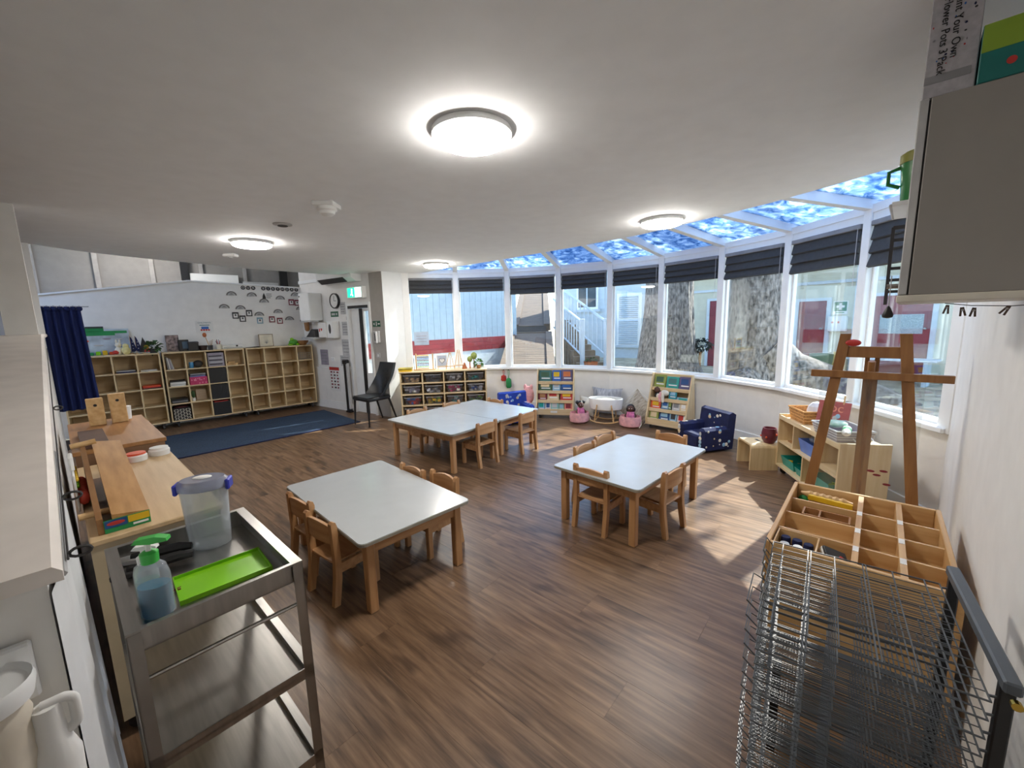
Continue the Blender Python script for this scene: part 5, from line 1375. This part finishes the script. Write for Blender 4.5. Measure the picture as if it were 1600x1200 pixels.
# ================================================================== LEFT SIDE
T0, LC, OFF = 1.03, 1.22, .055
def lc(x, off, z): p = lw(T0 + x, off); return (p[0], p[1], z)
t = thing('side_cabinet', 'low birch cabinet along the left wall behind the steel trolley', 'cabinet', lc(0, 0, 0), LA)
b0, b1 = -OFF - .40, -OFF
B_(-.012, LC, b0 - .012, b1, .83, .852, .004).build('top_board', wood('cabinet_birch', 'c2a57c', 'd3b88f', 'x'), t)
endm = mat('cabinet_end', 'b3a386', .6, var=.03)
for x in (0, LC - .02): B_(x, x + .02, b0, b1, .09, .83).build('side_panel', endm, t)
B_(.02, LC - .02, b1 - .012, b1, .09, .83).build('back_panel', endm, t)
for z in (.09, .45): B_(.02, LC - .02, b0, b1 - .012, z, z + .018).build('shelf_board', birch, t)
B_(LC / 2, LC / 2 + .018, b0 + .004, b1 - .012, .108, .83).build('divider', birch_z, t)
for x in (.06, LC - .06):
    for y in (b0 + .05, b1 - .05): MB().cyl((x - .012, y, .04), (x + .012, y, .04), .04, n=12).box(x - .02, x + .02, y - .02, y + .02, .07, .09).build('castor', black, t)
CZ = .853
t = thing('paper_dispenser', 'wooden tabletop paper roll dispenser on the side cabinet', 'dispenser', lc(.03, .0, CZ), LA)
dw = wood('dispenser_wood', 'a2753f', 'bd8f58', 'x')
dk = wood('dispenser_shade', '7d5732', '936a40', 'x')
prof = [(0, 0), (.84, 0), (.84, .17), (.80, .20), (.72, .20), (.05, .075), (.0, .06)]
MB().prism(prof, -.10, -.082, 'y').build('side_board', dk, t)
MB().prism([(0, 0), (.84, 0), (.84, .15), (.0, .04)], -.225, -.21, 'y').build('side_board', dw, t)
def wedge(u, v):
    x = .0 + .84 * u; return (x, -.105 - .125 * v - .0, .062 + .135 * u - .02 * v)
vs = []
for x, z in ((0, .05), (.84, .185)): vs += [(x, -.232, z - .018), (x, -.125, z), (x, -.125, z + .018), (x, -.232, z)]
MB().add(vs, [(0, 1, 2, 3), (7, 6, 5, 4)] + [(a, (a + 1) % 4, 4 + (a + 1) % 4, 4 + a) for a in range(4)]).build('sloping_board', dw, t)
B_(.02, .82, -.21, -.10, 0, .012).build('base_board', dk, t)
MB().cyl((.12, -.14, .05), (.12, -.04, .05), .013, n=10).build('dowel', pine, t)
MB().cyl((.77, -.14, .215), (.77, -.05, .205), .013, n=10).build('dowel', pine, t)
lb = B_(-.003, 0, -.232, -.10, .0, .05).build('label_plate', green, t)
B_(-.004, -.003, -.165, -.102, .018, .048).build('label_blue', bnv, lb)
MB().ell((-.004, -.133, .034), (.0008, .026, .008), 12, 6).build('label_red', red, lb)
B_(-.004, -.003, -.230, -.168, .022, .048).build('label_yellow', yellow, lb)
B_(-.004, -.003, -.225, -.18, .008, .016).build('label_white', paper, lb)
t = thing('bead_rack', 'white plastic counting frame with a column of red beads by the wall', 'toy', lc(.55, .02, CZ), LA)
B_(-.16, .16, -.03, -.022, .0, .16, .003).build('backing', paper, t)
MB().tube([(-.06, -.026, .16), (-.05, -.026, .21), (.0, -.026, .22), (.05, -.026, .16)], .008, 6).build('handle', paper, t)
for k in range(9): MB().ell((-.14 + k * .034, -.045, .05), (.015, .02, .03), 10, 6).build('bead', mat('coral_red', 'd8503f', .4), t, smooth=True)
for k in range(8):
    for j in range(2): MB().ell((-.12 + k * .034, -.034, .10 + j * .03), (.008, .006, .008), 8, 5).build('small_bead', [lime, yellow][j], t)
t = thing('red_mug', 'orange red toy cup with a white handle at the far end of the side cabinet', 'cup', lc(1.06, .22, CZ), LA)
MB().lathe([(.025, 0), (.036, .07), (.033, .07), (.024, .006), (.001, .006)], 16).build('cup_body', orange, t, smooth=True)
MB().tube([(.0, .03, .065), (0, .0, .11), (0, -.03, .065)], .006, 6).build('handle', paper, t)
for k, (x, off, m) in enumerate(((1.12, .30, orange), (1.16, .41, paper))):
    t = thing('tape_ring', ['white and orange toy ring on the side cabinet', 'white toy ring at the room side of the side cabinet'][k], 'toy', lc(x, off, CZ), LA)
    MB().lathe([(.03, .0), (.05, .0), (.052, .03), (.04, .045), (.032, .03)], 20).build('ring', paper, t, smooth=True)
    MB().lathe([(.034, .03), (.047, .03), (.045, .047), (.036, .047)], 20).build('insert', m, t, smooth=True)
t = thing('play_hutch', 'brown wooden play hutch beyond the side cabinet on the left wall', 'cabinet', lc(1.30, 0, 0), LA)
B_(0, 1.1, -.47, -.05, .90, .925, .003).build('top_board', brown, t)
for x in (0, 1.08): B_(x, x + .02, -.46, -.06, 0, .90).build('side_panel', mat('hutch_brown', '7a5a40', .6, var=.05), t)
B_(.02, 1.08, -.46, -.445, .45, .90).build('front_panel', mat('hutch_brown'), t)
B_(.02, 1.08, -.075, -.06, 0, .9).build('back_panel', mat('hutch_brown'), t)
B_(.02, 1.08, -.45, -.075, .42, .44).build('shelf_board', brown, t)
put('dark_board', 'dark brown board lying on the play hutch', 'board', B_(0, .5, -.21, -.09, 0, .03, .003), mat('dark_walnut', '53382c', .5, var=.08), lc(1.33, 0, .926), LA)
t = thing('tool_frame', 'light wooden stand with round holes at the far end of the hutch', 'stand', lc(2.15, 0, .926), LA)
for y, h in ((-.16, .20), (-.28, .22)):
    B_(0, .05, y - .09, y, 0, h, .004).build('board', pine, t)
    MB().cyl((-.002, y - .045, h - .05), (.002, y - .045, h - .05), .010, n=12).build('hole', black, t)
put('white_roll', 'white plastic tub half hidden behind the light wooden stand', 'tub', MB().lathe([(.04, 0), (.045, .10), (.001, .102)], 16), paper, lc(2.28, .36, .926), LA, smooth=True)
# blue curtain bundle on a fold-out rack
t = thing('blue_curtain', 'navy blue cloth with white tabs hanging from a wall rack at the far left', 'curtain', (-5.62, 5.13, 0), LA + R(90))
def cf(u, v):
    x = -.26 + .52 * u; return (x * (1 - .12 * v), .035 * math.sin(u * 2 * math.pi * 6.5) * (1 - .5 * v), .62 + 1.27 * v)
m = MB().grid(cf, 90, 12); n0 = len(m.v)
m.build('cloth', navy, t, smooth=True)
for u in (.06, .16, .55, .82): B_(-.016, .016, -.006, .0, -.05, .05).build('white_tab', paper, t, (-.26 * .9 + .52 * u * .9, -.05, 1.72))
for k in range(9): MB().ell((-.22 + k * .055, 0, 1.905), (.03, .035, .035), 8, 5).build('gather', navy, t, smooth=True)
t2 = thing('airer_rack', 'thin white fold out wall rack carrying the navy cloth', 'rack', (-5.62, 5.13, 1.92), LA + R(90))
for y in (-.04, 0, .04): MB().cyl((-.3, y, .01), (.62 - y * 2, y, .01), .004, n=5).build('rod', lgrey, t2)
MB().cyl((-.3, -.05, .01), (-.3, .05, .01), .006, n=6).build('end_bar', lgrey, t2)
# wire with rings along the left wall
t = thing('hanging_wire', 'thin wire with eye rings running along the left wall under the cap', 'wire', lw3(0, 0, 0), 0)
t.location = (0, 0, 0)
MB().tube([lw3(a, .028, zc(a) - .045) for a in (.10, .5, 1.0, 1.8, 3.0)], .002, 5).build('wire', dgrey, t)
for a in (.12, .42, 1.35):
    c = Vector(lw3(a, .03, zc(a) - .045)); rr = .016 if a < 1 else .012
    MB().tube([c + Vector((LNn.x * rr * (1 + math.cos(k)), LNn.y * rr * (1 + math.cos(k)), rr * .6 * math.sin(k))) for k in [2 * math.pi * j / 12 for j in range(12)]], .003, 5, True).build('eye_ring', dgrey, t)
t = thing('white_sheet', 'white cloth hanging down the left wall behind the trolley', 'cloth', (0, 0, 0))
def shf(u, v):
    a = .004 + .80 * u; z = .22 + (zc(a) - .05 - .22) * v
    p = lw(a, .004 + min(1, u * 8) * (.014 + .012 * (1 + math.sin(u * 26)) * (1.15 - v))); return (p[0], p[1], z)
MB().grid(shf, 48, 8).build('cloth', mat('sheet_white', 'd4d6d8', .9, var=.03), t, smooth=True)
MB().tube([lw3(.06, .02, zc(.06) - .05), lw3(.81, .02, zc(.81) - .05)], .006, 5).build('hem_rod', lgrey, t)
# white dispenser on the wall end
ec = lw(-.0, -TH * .50)
t = thing('wall_jug', 'white jug with handle and lidded ribbed drum on the wall end at lower left', 'jug', (ec[0], ec[1], .975), LA)
B_(-.004, .015, -.045, .06, .0, .105, .004).build('wall_plate', frame_w, t)
MB().lathe([(.042, -.16)] + [(.048 + .002 * (k % 2), -.15 + k * .018) for k in range(8)] + [(.042, 0), (.001, 0)], 26, (-.055, .012, .045)).build('ribbed_drum', mat('ribbed_cream', 'cfc6b6', .8), t, smooth=True)
MB().lathe([(.04, .04), (.056, .05), (.061, .075), (.058, .085), (.052, .076), (.001, .062)], 28, (-.055, .012, 0)).build('dish', frame_w, t, smooth=True)
MB().ell((-.055, .012, .072), (.014, .014, .014)).build('knob', frame_w, t, smooth=True)
hp_ = [(-.045, .014)] + [(-.068 - .014 * math.sin(R(a)), .0 + .014 * math.cos(R(a))) for a in range(0, 91, 15)] + [(-.082, -.03)] + [(-.068 - .014 * math.cos(R(a)), -.034 - .014 * math.sin(R(a))) for a in range(0, 91, 15)] + [(-.05, -.05)]
MB().tube([(-.06, y, z) for y, z in hp_], .008, 10).build('handle', paper, t, smooth=True)
MB().lathe([(.03, -.16), (.032, -.09), (.020, -.045), (.017, .012), (.001, .014)], 18, (-.06, -.05, 0)).build('jug_neck', paper, t, smooth=True)

# ================================================================== STEEL TROLLEY AND ITS LOAD
TA = R(-42); TC = Vector((-1.008, 1.205)); tx_, ty_ = V2(TA), V2(TA + R(90))
def tr(x, y, z): p = TC + tx_ * x + ty_ * y; return (p.x, p.y, z)
t = thing('steel_trolley', 'stainless steel three tier trolley in the lower left foreground', 'trolley', (TC.x, TC.y, 0), TA)
hx_, hy_ = .29, .20
def tray(z, dep, wx, wy, nm):
    o = B_(-wx, wx, -wy, wy, z, z + .004).build(nm, steel, t)
    for a in (B_(-wx, wx, -wy, -wy + .003, z, z + dep), B_(-wx, wx, wy - .003, wy, z, z + dep), B_(-wx, -wx + .003, -wy, wy, z, z + dep), B_(wx - .003, wx, -wy, wy, z, z + dep)): a.build('tray_wall', steel, o)
    return o
o = tray(.835, .062, hx_ - .012, hy_ - .012, 'top_tray')
for a in (B_(-hx_, hx_, -hy_, -hy_ + .03, .894, .900), B_(-hx_, hx_, hy_ - .03, hy_, .894, .900), B_(-hx_, -hx_ + .02, -hy_ + .03, hy_ - .03, .894, .900), B_(hx_ - .014, hx_, -hy_ + .03, hy_ - .03, .894, .900)): a.build('flat_rim', steel, o)
for k, z in enumerate((.52, .20)):
    o = B_(-hx_, hx_, -hy_, hy_, z, z + .005).build('shelf', steel, t)
    for a in (B_(-hx_, hx_, -hy_, -hy_ + .025, z + .005, z + .028), B_(-hx_, hx_, hy_ - .025, hy_, z + .005, z + .028), B_(-hx_, -hx_ + .004, -hy_, hy_, z, z + .03), B_(hx_ - .004, hx_, -hy_, hy_, z - .015, z + .022)): a.build('shelf_lip', steel, o)
for sx in (-1, 1):
    for sy in (-1, 1):
        x, y = sx * hx_, sy * hy_
        m = MB().box(min(x, x - sx * .028), max(x, x - sx * .028), min(y, y - sy * .003), max(y, y - sy * .003), .06, .893).box(min(x, x - sx * .003), max(x, x - sx * .003), min(y, y - sy * .028), max(y, y - sy * .028), .06, .893)
        m.build('leg', steel_d, t)
        MB().cyl((x - sx * .012 - .01, y - sy * .012, .03), (x - sx * .012 + .01, y - sy * .012, .03), .03, n=12).build('castor', black, t)
for x in (hx_ - .012, -hx_ + .012): MB().cyl((x, -hy_ + .01, .76), (x, hy_ - .01, .76), .006, n=8).build('cross_rod', steel, t)
TZ0 = .8395
t = thing('food_container', 'tall clear food container with blue clip lid on the trolley', 'container', (-1.10, 1.375, TZ0), R(20))
MB().lathe([(.055, 0), (.062, .006), (.072, .22), (.069, .22), (.06, .01), (.001, .006)], 28, sx=1.0, sy=.72).build('container_body', clear, t, smooth=True)
lid = MB().lathe([(.07, .215), (.077, .218), (.077, .24), (.066, .252), (.001, .252)], 28, sx=1, sy=.74).build('lid', glass('lid_clear', 'd0d4e2', .15, .1, .35, 'b9bfd4'), t, smooth=True)
for s, a in ((-1, 0), (1, 0)): B_(min(s * .07, s * .084), max(s * .07, s * .084), -.025, .025, .205, .243, .004).build('clip', mat('clip_blue', '2a35a8', .35), lid)
MB().ell((0, 0, .254), (.03, .018, .006)).build('flip_cap', paper, lid, smooth=True)
liquid = glass('blue_liquid', '5fc0d8', .06, .05, .45, '2b9fc4')
def pump(label, p, m, s, capm):
    t = thing('pump_bottle', label, 'bottle', (p[0], p[1], TZ0), R(15))
    MB().lathe([(.030 * s, 0), (.036 * s, .006), (.036 * s, .11 * s), (.03 * s, .135 * s), (.014 * s, .15 * s)], 20, sx=1, sy=.75).build('bottle_body', clear, t, smooth=True)
    MB().lathe([(.029 * s, .003), (.033 * s, .008), (.034 * s, .085 * s), (.001, .085 * s)], 20, sx=1, sy=.75).build('liquid', m, t, smooth=True)
    MB().lathe([(.018 * s, .145 * s), (.019 * s, .17 * s), (.012 * s, .175 * s)], 16).build('collar', capm, t, smooth=True)
    MB().cyl((0, 0, .17 * s), (0, 0, .20 * s), .006 * s, n=8).build('pump_stem', paper, t)
    MB().prism([(-.028 * s, .198 * s), (-.02 * s, .208 * s), (.02 * s, .212 * s), (.045 * s, .206 * s), (.046 * s, .198 * s), (.01 * s, .194 * s)], -.010 * s, .010 * s, 'y').build('pump_head', capm, t)
    return t
pumpg = mat('pump_green', '3fb54a', .35)
pump('clear pump bottle of blue soap with a green pump on the trolley', (-.983, 1.014), liquid, 1.08, pumpg)
t = pump('smaller bottle of teal liquid behind the blue soap bottle', (-1.055, 1.07), glass('teal_liquid', '6fd0b4', .06, .05, .5, '2fae90'), .82, paper)
t = thing('lime_tray', 'shallow lime green tray on the trolley top', 'tray', (-.925, 1.185, TZ0), R(45))
m = MB().box(-.115, .115, -.08, .08, .0, .004, .001); m.build('tray_floor', lime, t)
for a in (B_(-.115, .115, -.082, -.079, 0, .014), B_(-.115, .115, .079, .082, 0, .014), B_(-.117, -.114, -.082, .082, 0, .014), B_(.114, .117, -.082, .082, 0, .014)): a.build('tray_wall', lime, t)
for k, (x, y, a) in enumerate(((-1.215, 1.30, 22), (-1.165, 1.235, 32))):
    t = thing('black_stapler', ['black handled brush at the back of the trolley top', 'black stapler beside the soap bottle on the trolley top'][k], 'tool', (x, y, TZ0), R(a))
    MB().tube([(-.08, 0, .018), (-.02, 0, .022), (.05, 0, .026), (.085, 0, .022)], [.014, .018, .017, .012], 8).build('handle', black, t, smooth=True)
    B_(-.12, -.06, -.02, .02, 0, .02, .004).build('head', paper if k == 0 else dgrey, t)
put('small_scissors', 'small dark red scissors lying on the trolley top', 'scissors', MB().cyl((-.03, -.008, .004), (.03, .01, .004), .004, .002, n=6).cyl((-.03, .010, .004), (.03, -.006, .006), .004, .002, n=6), maroon, (-1.03, 1.10, TZ0), R(40))
#__PART5__
# ================================================================== OUTDOORS
GZ = .34
# paved ground outside the bay, a ring so that it never enters the room
gm = MB(); inner = []; outer = []
for p in [(-2.45, 7.45)] + BAY + [(3.25, 2.6)]:
    d = (Vector(p) - Vector(CEN)).normalized()
    a = Vector(p) + d * .13; b = Vector(CEN) + d * 40
    inner.append((a.x, a.y)); outer.append((b.x, b.y))
n = len(inner)
gm.add([(x, y, GZ) for x, y in inner] + [(x, y, GZ) for x, y in outer], [(i, i + 1, n + i + 1, n + i) for i in range(n - 1)])
struct(gm.build('ground_courtyard', earth))
# clad outbuilding
KA = R(43); k0 = Vector((-2.4, 9.5)); kd = V2(KA)
t = thing('clad_building', 'pale blue boarded outbuilding with a red band outside the first windows', 'building', (k0.x, k0.y, 0), KA)
bw = .185
for k in range(25):
    x = -1.1 + k * bw
    B_(x, x + bw - .006, .0, .03, 1.20, 3.4).build('cladding_board', cladb, t)
B_(-1.1, 3.5, .02, .3, GZ, 3.4).build('wall_core', mat('core_dark', '7f98aa', .8), t)
for k in range(3): B_(-1.1, 3.5, -.012, .02, .87 + k * .112, .87 + k * .112 + .108).build('red_board', cladr, t)
B_(-1.1, 3.5, .0, .02, GZ, .87).build('plinth', bwhite, t)
t = thing('paper_notice', 'pale paper notice stuck inside the first window pane', 'notice', (BAY[0][0], BAY[0][1], 0), ang(BAY[0], BAY[1]))
B_(.10, .36, .026, .030, 1.22, 1.46).build('sheet', mat('notice_blue', 'aebfd4', .8), t)
for k in range(3): B_(.14, .32, .024, .026, 1.38 - k * .05, 1.388 - k * .05).build('print_line', mauve, t)
# timber boardwalk
t = thing('timber_boardwalk', 'weathered timber boardwalk climbing away outside the third window', 'boardwalk', (.33, 8.4, 0), R(-4.4))
def ramp(y0, y1, z0, z1, wl, wr, pitch, kerb):
    n_ = int((y1 - y0) / pitch)
    for k in range(n_):
        u = (k + .5) / n_; y = y0 + (y1 - y0) * u; z = z0 + (z1 - z0) * u
        a = math.atan2(z1 - z0, y1 - y0)
        M_ = Matrix.Translation((0, y, z)) @ Matrix.Rotation(a, 4, 'X')
        B_(-wl, wr, -pitch / 2 + .006, pitch / 2 - .006, -.03, 0, 0, M_).build('deck_plank', deck, t)
    for s in (-wl, wr):
        MB().add([(s - kerb, y0, z0 - .15), (s + kerb, y0, z0 - .15), (s + kerb, y0, z0 + .05), (s - kerb, y0, z0 + .05), (s - kerb, y1, z1 - .15), (s + kerb, y1, z1 - .15), (s + kerb, y1, z1 + .05), (s - kerb, y1, z1 + .05)],
                 [(0, 1, 2, 3), (7, 6, 5, 4), (0, 4, 5, 1), (1, 5, 6, 2), (2, 6, 7, 3), (3, 7, 4, 0)]).build('side_beam', deck, t)
        for y in (y0 + .3, y1 - .3):
            z = z0 + (z1 - z0) * (y - y0) / (y1 - y0)
            B_(s - .05, s + .05, y - .05, y + .05, GZ, z - .1).build('post', deck, t)
ramp(0, 3.7, .46, 1.24, .56, .50, .15, .09)
ramp(4.15, 10.0, 1.45, 3.0, .50, .46, .16, .10)
B_(-.47, .43, 3.72, 4.13, .9, 1.27).build('landing_step', deck, t)
B_(-.47, .43, 4.09, 4.13, 1.27, 1.43).build('dark_void_panel', dgrey, t)  # dark panel standing in for the dark void between the flights
B_(-.75, -.55, .2, 9.5, GZ, .5).build('base_sleeper', deck, t)
# white balustrade with steps
t = thing('white_stair', 'white stair with two sloping balustrades outside the fourth window', 'stair', (0, 0, 0))
for (nx, ny, zt), (ex_, ey_, ez) in (((1.83, 10.5, 1.58), (1.35, 12.9, 2.3)), ((2.44, 10.5, 1.58), (1.60, 13.4, 2.7))):
    d = Vector((ex_ - nx, ey_ - ny)); an = math.atan2(d.y, d.x); Ln = d.length; rise = ez - zt
    B_(-.05, .05, -.05, .05, GZ, zt + .04, .008).build('newel_post', bwhite, t, (nx, ny, 0), an)
    for nm, dz, r_ in (('hand_rail', 0, .035), ('bottom_rail', -.86, .025)):
        MB().cyl((nx, ny, zt - .05 + dz), (ex_, ey_, ez - .05 + dz), r_, n=8).build(nm, bwhite, t)
    nb = 12
    for k in range(1, nb):
        u = k / nb
        MB().cyl((nx + d.x * u, ny + d.y * u, zt - .9 + rise * u), (nx + d.x * u, ny + d.y * u, zt - .05 + rise * u), .016, n=6).build('baluster', bwhite, t)
for k in range(9): B_(1.72 - k * .04, 2.42 - k * .06, 10.6 + k * .27, 10.9 + k * .27, GZ, GZ + .14 * (k + 1)).build('step', mat('step_timber', '8a7762', .8, var=.1), t)
t = thing('plant_crate', 'orange terracotta crate at the foot of the white stair', 'planter', (1.98, 10.15, GZ), .2)
tub(t, .28, .24, .22, terra, .8)
leafy(t, (0, 0, .24), (.12, .1, .08), 30, leaf, .08, .03)
# white house
HA = R(-34); h0 = Vector((2.38, 14))
t = thing('white_house', 'pale rendered house with dark window and louvred shutter outside', 'house', (h0.x, h0.y, 0), HA)
B_(-.75, 3.6, 0, .3, GZ, 4.2).build('wall', bwhite, t)
w1 = B_(-.12, .64, -.06, 0, 1.93, 2.85).build('window', frame_w, t)
B_(-.05, .57, -.07, -.055, 2.0, 2.78).build('pane', mat('dark_pane', '3c4750', .15, var=.1), w1)
B_(.24, .28, -.08, -.07, 2.0, 2.78).build('glazing_bar', bwhite, w1)
B_(-.2, .72, -.12, 0, 1.84, 1.93).build('window_ledge', bwhite, t)
w2 = B_(1.28, 2.05, -.06, 0, .76, 2.38).build('shutter_frame', frame_w, t)
for k in range(24):
    z = .82 + k * .063
    if abs(z - 1.57) < .03: continue
    B_(1.36, 1.97, -.02, .02, -.022, .022).build('louvre_slat', bwhite, w2, (0, -.075, z), rot=(R(-40), 0, 0))
B_(1.2, 2.12, -.1, 0, .68, .76).build('window_ledge', bwhite, t)
# trees
def tree(label, base, r0, lean, flare, crown_c, crown_r, nl, seed, roots=()):
    rnd = random.Random(seed)
    t = thing('courtyard_tree', label, 'tree', (base[0], base[1], GZ - .05), 0)
    H = 6.0; nu, nv = 64, 60
    ph = [rnd.uniform(0, 6.28) for _ in range(8)]
    def fn(u, v):
        a = 2 * math.pi * u; z = H * v ** 1.3
        r = r0 * (1 - .35 * v) + flare * math.exp(-z / .45) * (1 + .35 * math.sin(3 * a + ph[0]) + .25 * math.sin(5 * a + ph[1]))
        r *= 1 + .035 * math.sin(9 * a + ph[2] + 1.5 * z) + .022 * math.sin(17 * a + ph[3] - 2 * z) + .012 * math.sin(31 * a + 7 * z + ph[4]) + .02 * math.sin(3 * z + 2 * a + ph[5])
        return (lean[0] * z + r * math.cos(a), lean[1] * z + r * math.sin(a), z)
    MB().grid(fn, nu, nv).build('trunk', bark, t, smooth=True)
    for pts, rr in roots: MB().tube(pts, rr, 18).build('root', bark, t, smooth=True)
    top_ = Vector((lean[0] * H, lean[1] * H, H * .95))
    for k in range(5):
        a = 2 * math.pi * k / 5 + ph[6]; e_ = top_ + Vector((math.cos(a) * crown_r[0] * .6, math.sin(a) * crown_r[1] * .6, 1.6))
        MB().tube([top_ - Vector((0, 0, .6)), (top_ + e_) / 2 + Vector((0, 0, .2)), e_], [r0 * .45, r0 * .3, r0 * .12], 8).build('limb', bark, t, smooth=True)
    mb = MB()
    for k in range(nl):
        d = Vector((rnd.gauss(0, 1), rnd.gauss(0, 1), rnd.gauss(0, .8))); d = d.normalized() * rnd.uniform(.35, 1)
        p = Vector(crown_c) + Vector((d.x * crown_r[0], d.y * crown_r[1], d.z * crown_r[2]))
        a = Vector((rnd.gauss(0, 1), rnd.gauss(0, 1), rnd.gauss(0, .6))).normalized(); b = a.orthogonal().normalized()
        s_ = rnd.uniform(.12, .3)
        mb.add([p, p + a * s_ * .5 + b * s_ * .28, p + a * s_, p + a * s_ * .5 - b * s_ * .28], [(0, 1, 2, 3)])
    o = mb.build('crown', leaf, t); o['kind'] = 'stuff'
    return t
tree('huge grey trunked tree standing in front of the white house', (3.2, 8.45), .52, (.015, .0), .22, (.4, 1.6, 7.4), (4.6, 4.6, 1.7), 5200, 3)
tree('massive tree with a pale buttress root close outside the right windows', (3.93, 6.62), .42, (-.02, .02), .16, (1.0, .4, 6.8), (4.2, 3.8, 1.5), 3600, 5,
     roots=(([(.1, -.1, .75), (.42, -.22, .42), (.75, -.42, .26), (1.15, -.75, .12), (1.6, -1.2, -.05)], [.36, .34, .33, .26, .12]), ([(-.2, -.2, .3), (-.5, -.5, .12), (-.85, -.7, -.05)], [.28, .2, .08])))
t = thing('dark_shrub', 'dark clipped shrub beside the huge grey trunk', 'shrub', (3.83, 8.3, GZ), 0)
MB().cyl((0, 0, 0), (.02, 0, .55), .03, n=8).build('stem', brown, t)
leafy(t, (.05, 0, .68), (.2, .16, .12), 160, mat('dark_leaf', '24302c', .7, var=.2), .08, .035)
# beige building with maroon doors
WB = R(-54.5); q0 = Vector((5.1, 10.5))
t = thing('beige_building', 'beige building with maroon doors outside the right windows', 'building', (q0.x, q0.y, 0), WB)
B_(-1.6, 6.5, .0, .3, GZ, 3.4).build('wall', beige, t)
B_(-1.6, 6.5, -.5, .3, 2.75, 2.9).build('eave', bwhite, t)
B_(-1.6, 6.5, -.03, 0, 2.2, 2.26).build('string_course', bwhite, t)
for (a, b, zt) in ((-.02, .55, 1.98), (1.95, 2.45, 1.86), (3.2, 4.0, 1.9), (4.7, 5.5, 1.95)):
    dd = B_(a, b, -.03, 0, GZ, zt, .004).build('door', maroon, t)
    B_(a - .07, a, -.05, 0, GZ, zt + .06).box(b, b + .07, -.05, 0, GZ, zt + .06).box(a, b, -.05, 0, zt, zt + .06).build('door_frame', bwhite, t)
    MB().ell((b - .07, -.05, GZ + .95), (.025, .03, .025)).build('door_knob', steel, dd)
    if a > 3: B_(a + .1, b - .1, -.035, -.03, 1.2, 1.55).build('door_glass', mat('patterned_glass', '6f8790', .3, col2='b5c4c8', scale=60), dd)
B_(2.9, 2.96, -.08, 0, GZ, 2.75).build('downpipe', bwhite, t)
t2 = thing('first_aid_sign', 'green and white first aid cross sign on the beige building', 'sign', (*(q0 + V2(WB) * 2.67), 1.71), WB)
B_(-.12, .12, -.012, 0, -.13, .13).build('plate', paper, t2)
B_(-.105, .105, -.014, -.012, -.07, .115).build('green_field', mat('aid_green', '0f6b4a', .5), t2)
B_(-.022, .022, -.017, -.014, -.045, .09).box(-.068, .068, -.017, -.014, .0, .045).build('white_cross', paper, t2)
B_(-.07, .07, -.014, -.012, -.105, -.09).build('print_line', green, t2)
t2 = thing('first_aid_cabinet', 'white wall box with red marks under the first aid sign', 'box', (*(q0 + V2(WB) * 2.66), 1.40), WB)
B_(-.15, .15, -.12, 0, -.16, .14, .006).build('case', paper, t2)
for x in (-.07, .03): MB().ell((x, -.121, .02), (.018, .002, .022), 10, 6).build('red_mark', red, t2)
t2 = thing('yellow_board', 'yellow wooden bat leaning on the beige building', 'bat', (*(q0 + V2(WB) * 2.68 - Vector((.2, .15))), GZ), WB)
t2.rotation_euler = (R(-10), R(5), WB)
B_(-.055, .055, -.02, .02, .0, .5, .006).build('blade', mat('bat_yellow', 'c9a857', .6), t2)
MB().cyl((0, 0, .5), (0, 0, .72), .018, n=8).build('handle', brown, t2)
t2 = thing('green_bin', 'dark green tub standing against the beige building', 'tub', (*(q0 + V2(WB) * 2.5 - Vector((.25, .2))), GZ), WB)
MB().lathe([(.16, 0), (.2, .42), (.21, .45), (.18, .45), (.15, .03), (.001, .03)], 18).build('tub_body', mat('bin_green', '2f6d55', .5), t2, smooth=True)
t2 = thing('garden_bench', 'low white bench in front of the maroon doors', 'bench', (*(q0 + V2(WB) * 3.6 - Vector((.5, .4))), GZ), WB)
for y in (-.16, -.02, .12): B_(-.6, .6, y, y + .12, .42, .45).build('slat', bwhite, t2)
for x in (-.5, .45): B_(x, x + .05, -.14, .2, 0, .42).build('leg', bwhite, t2)
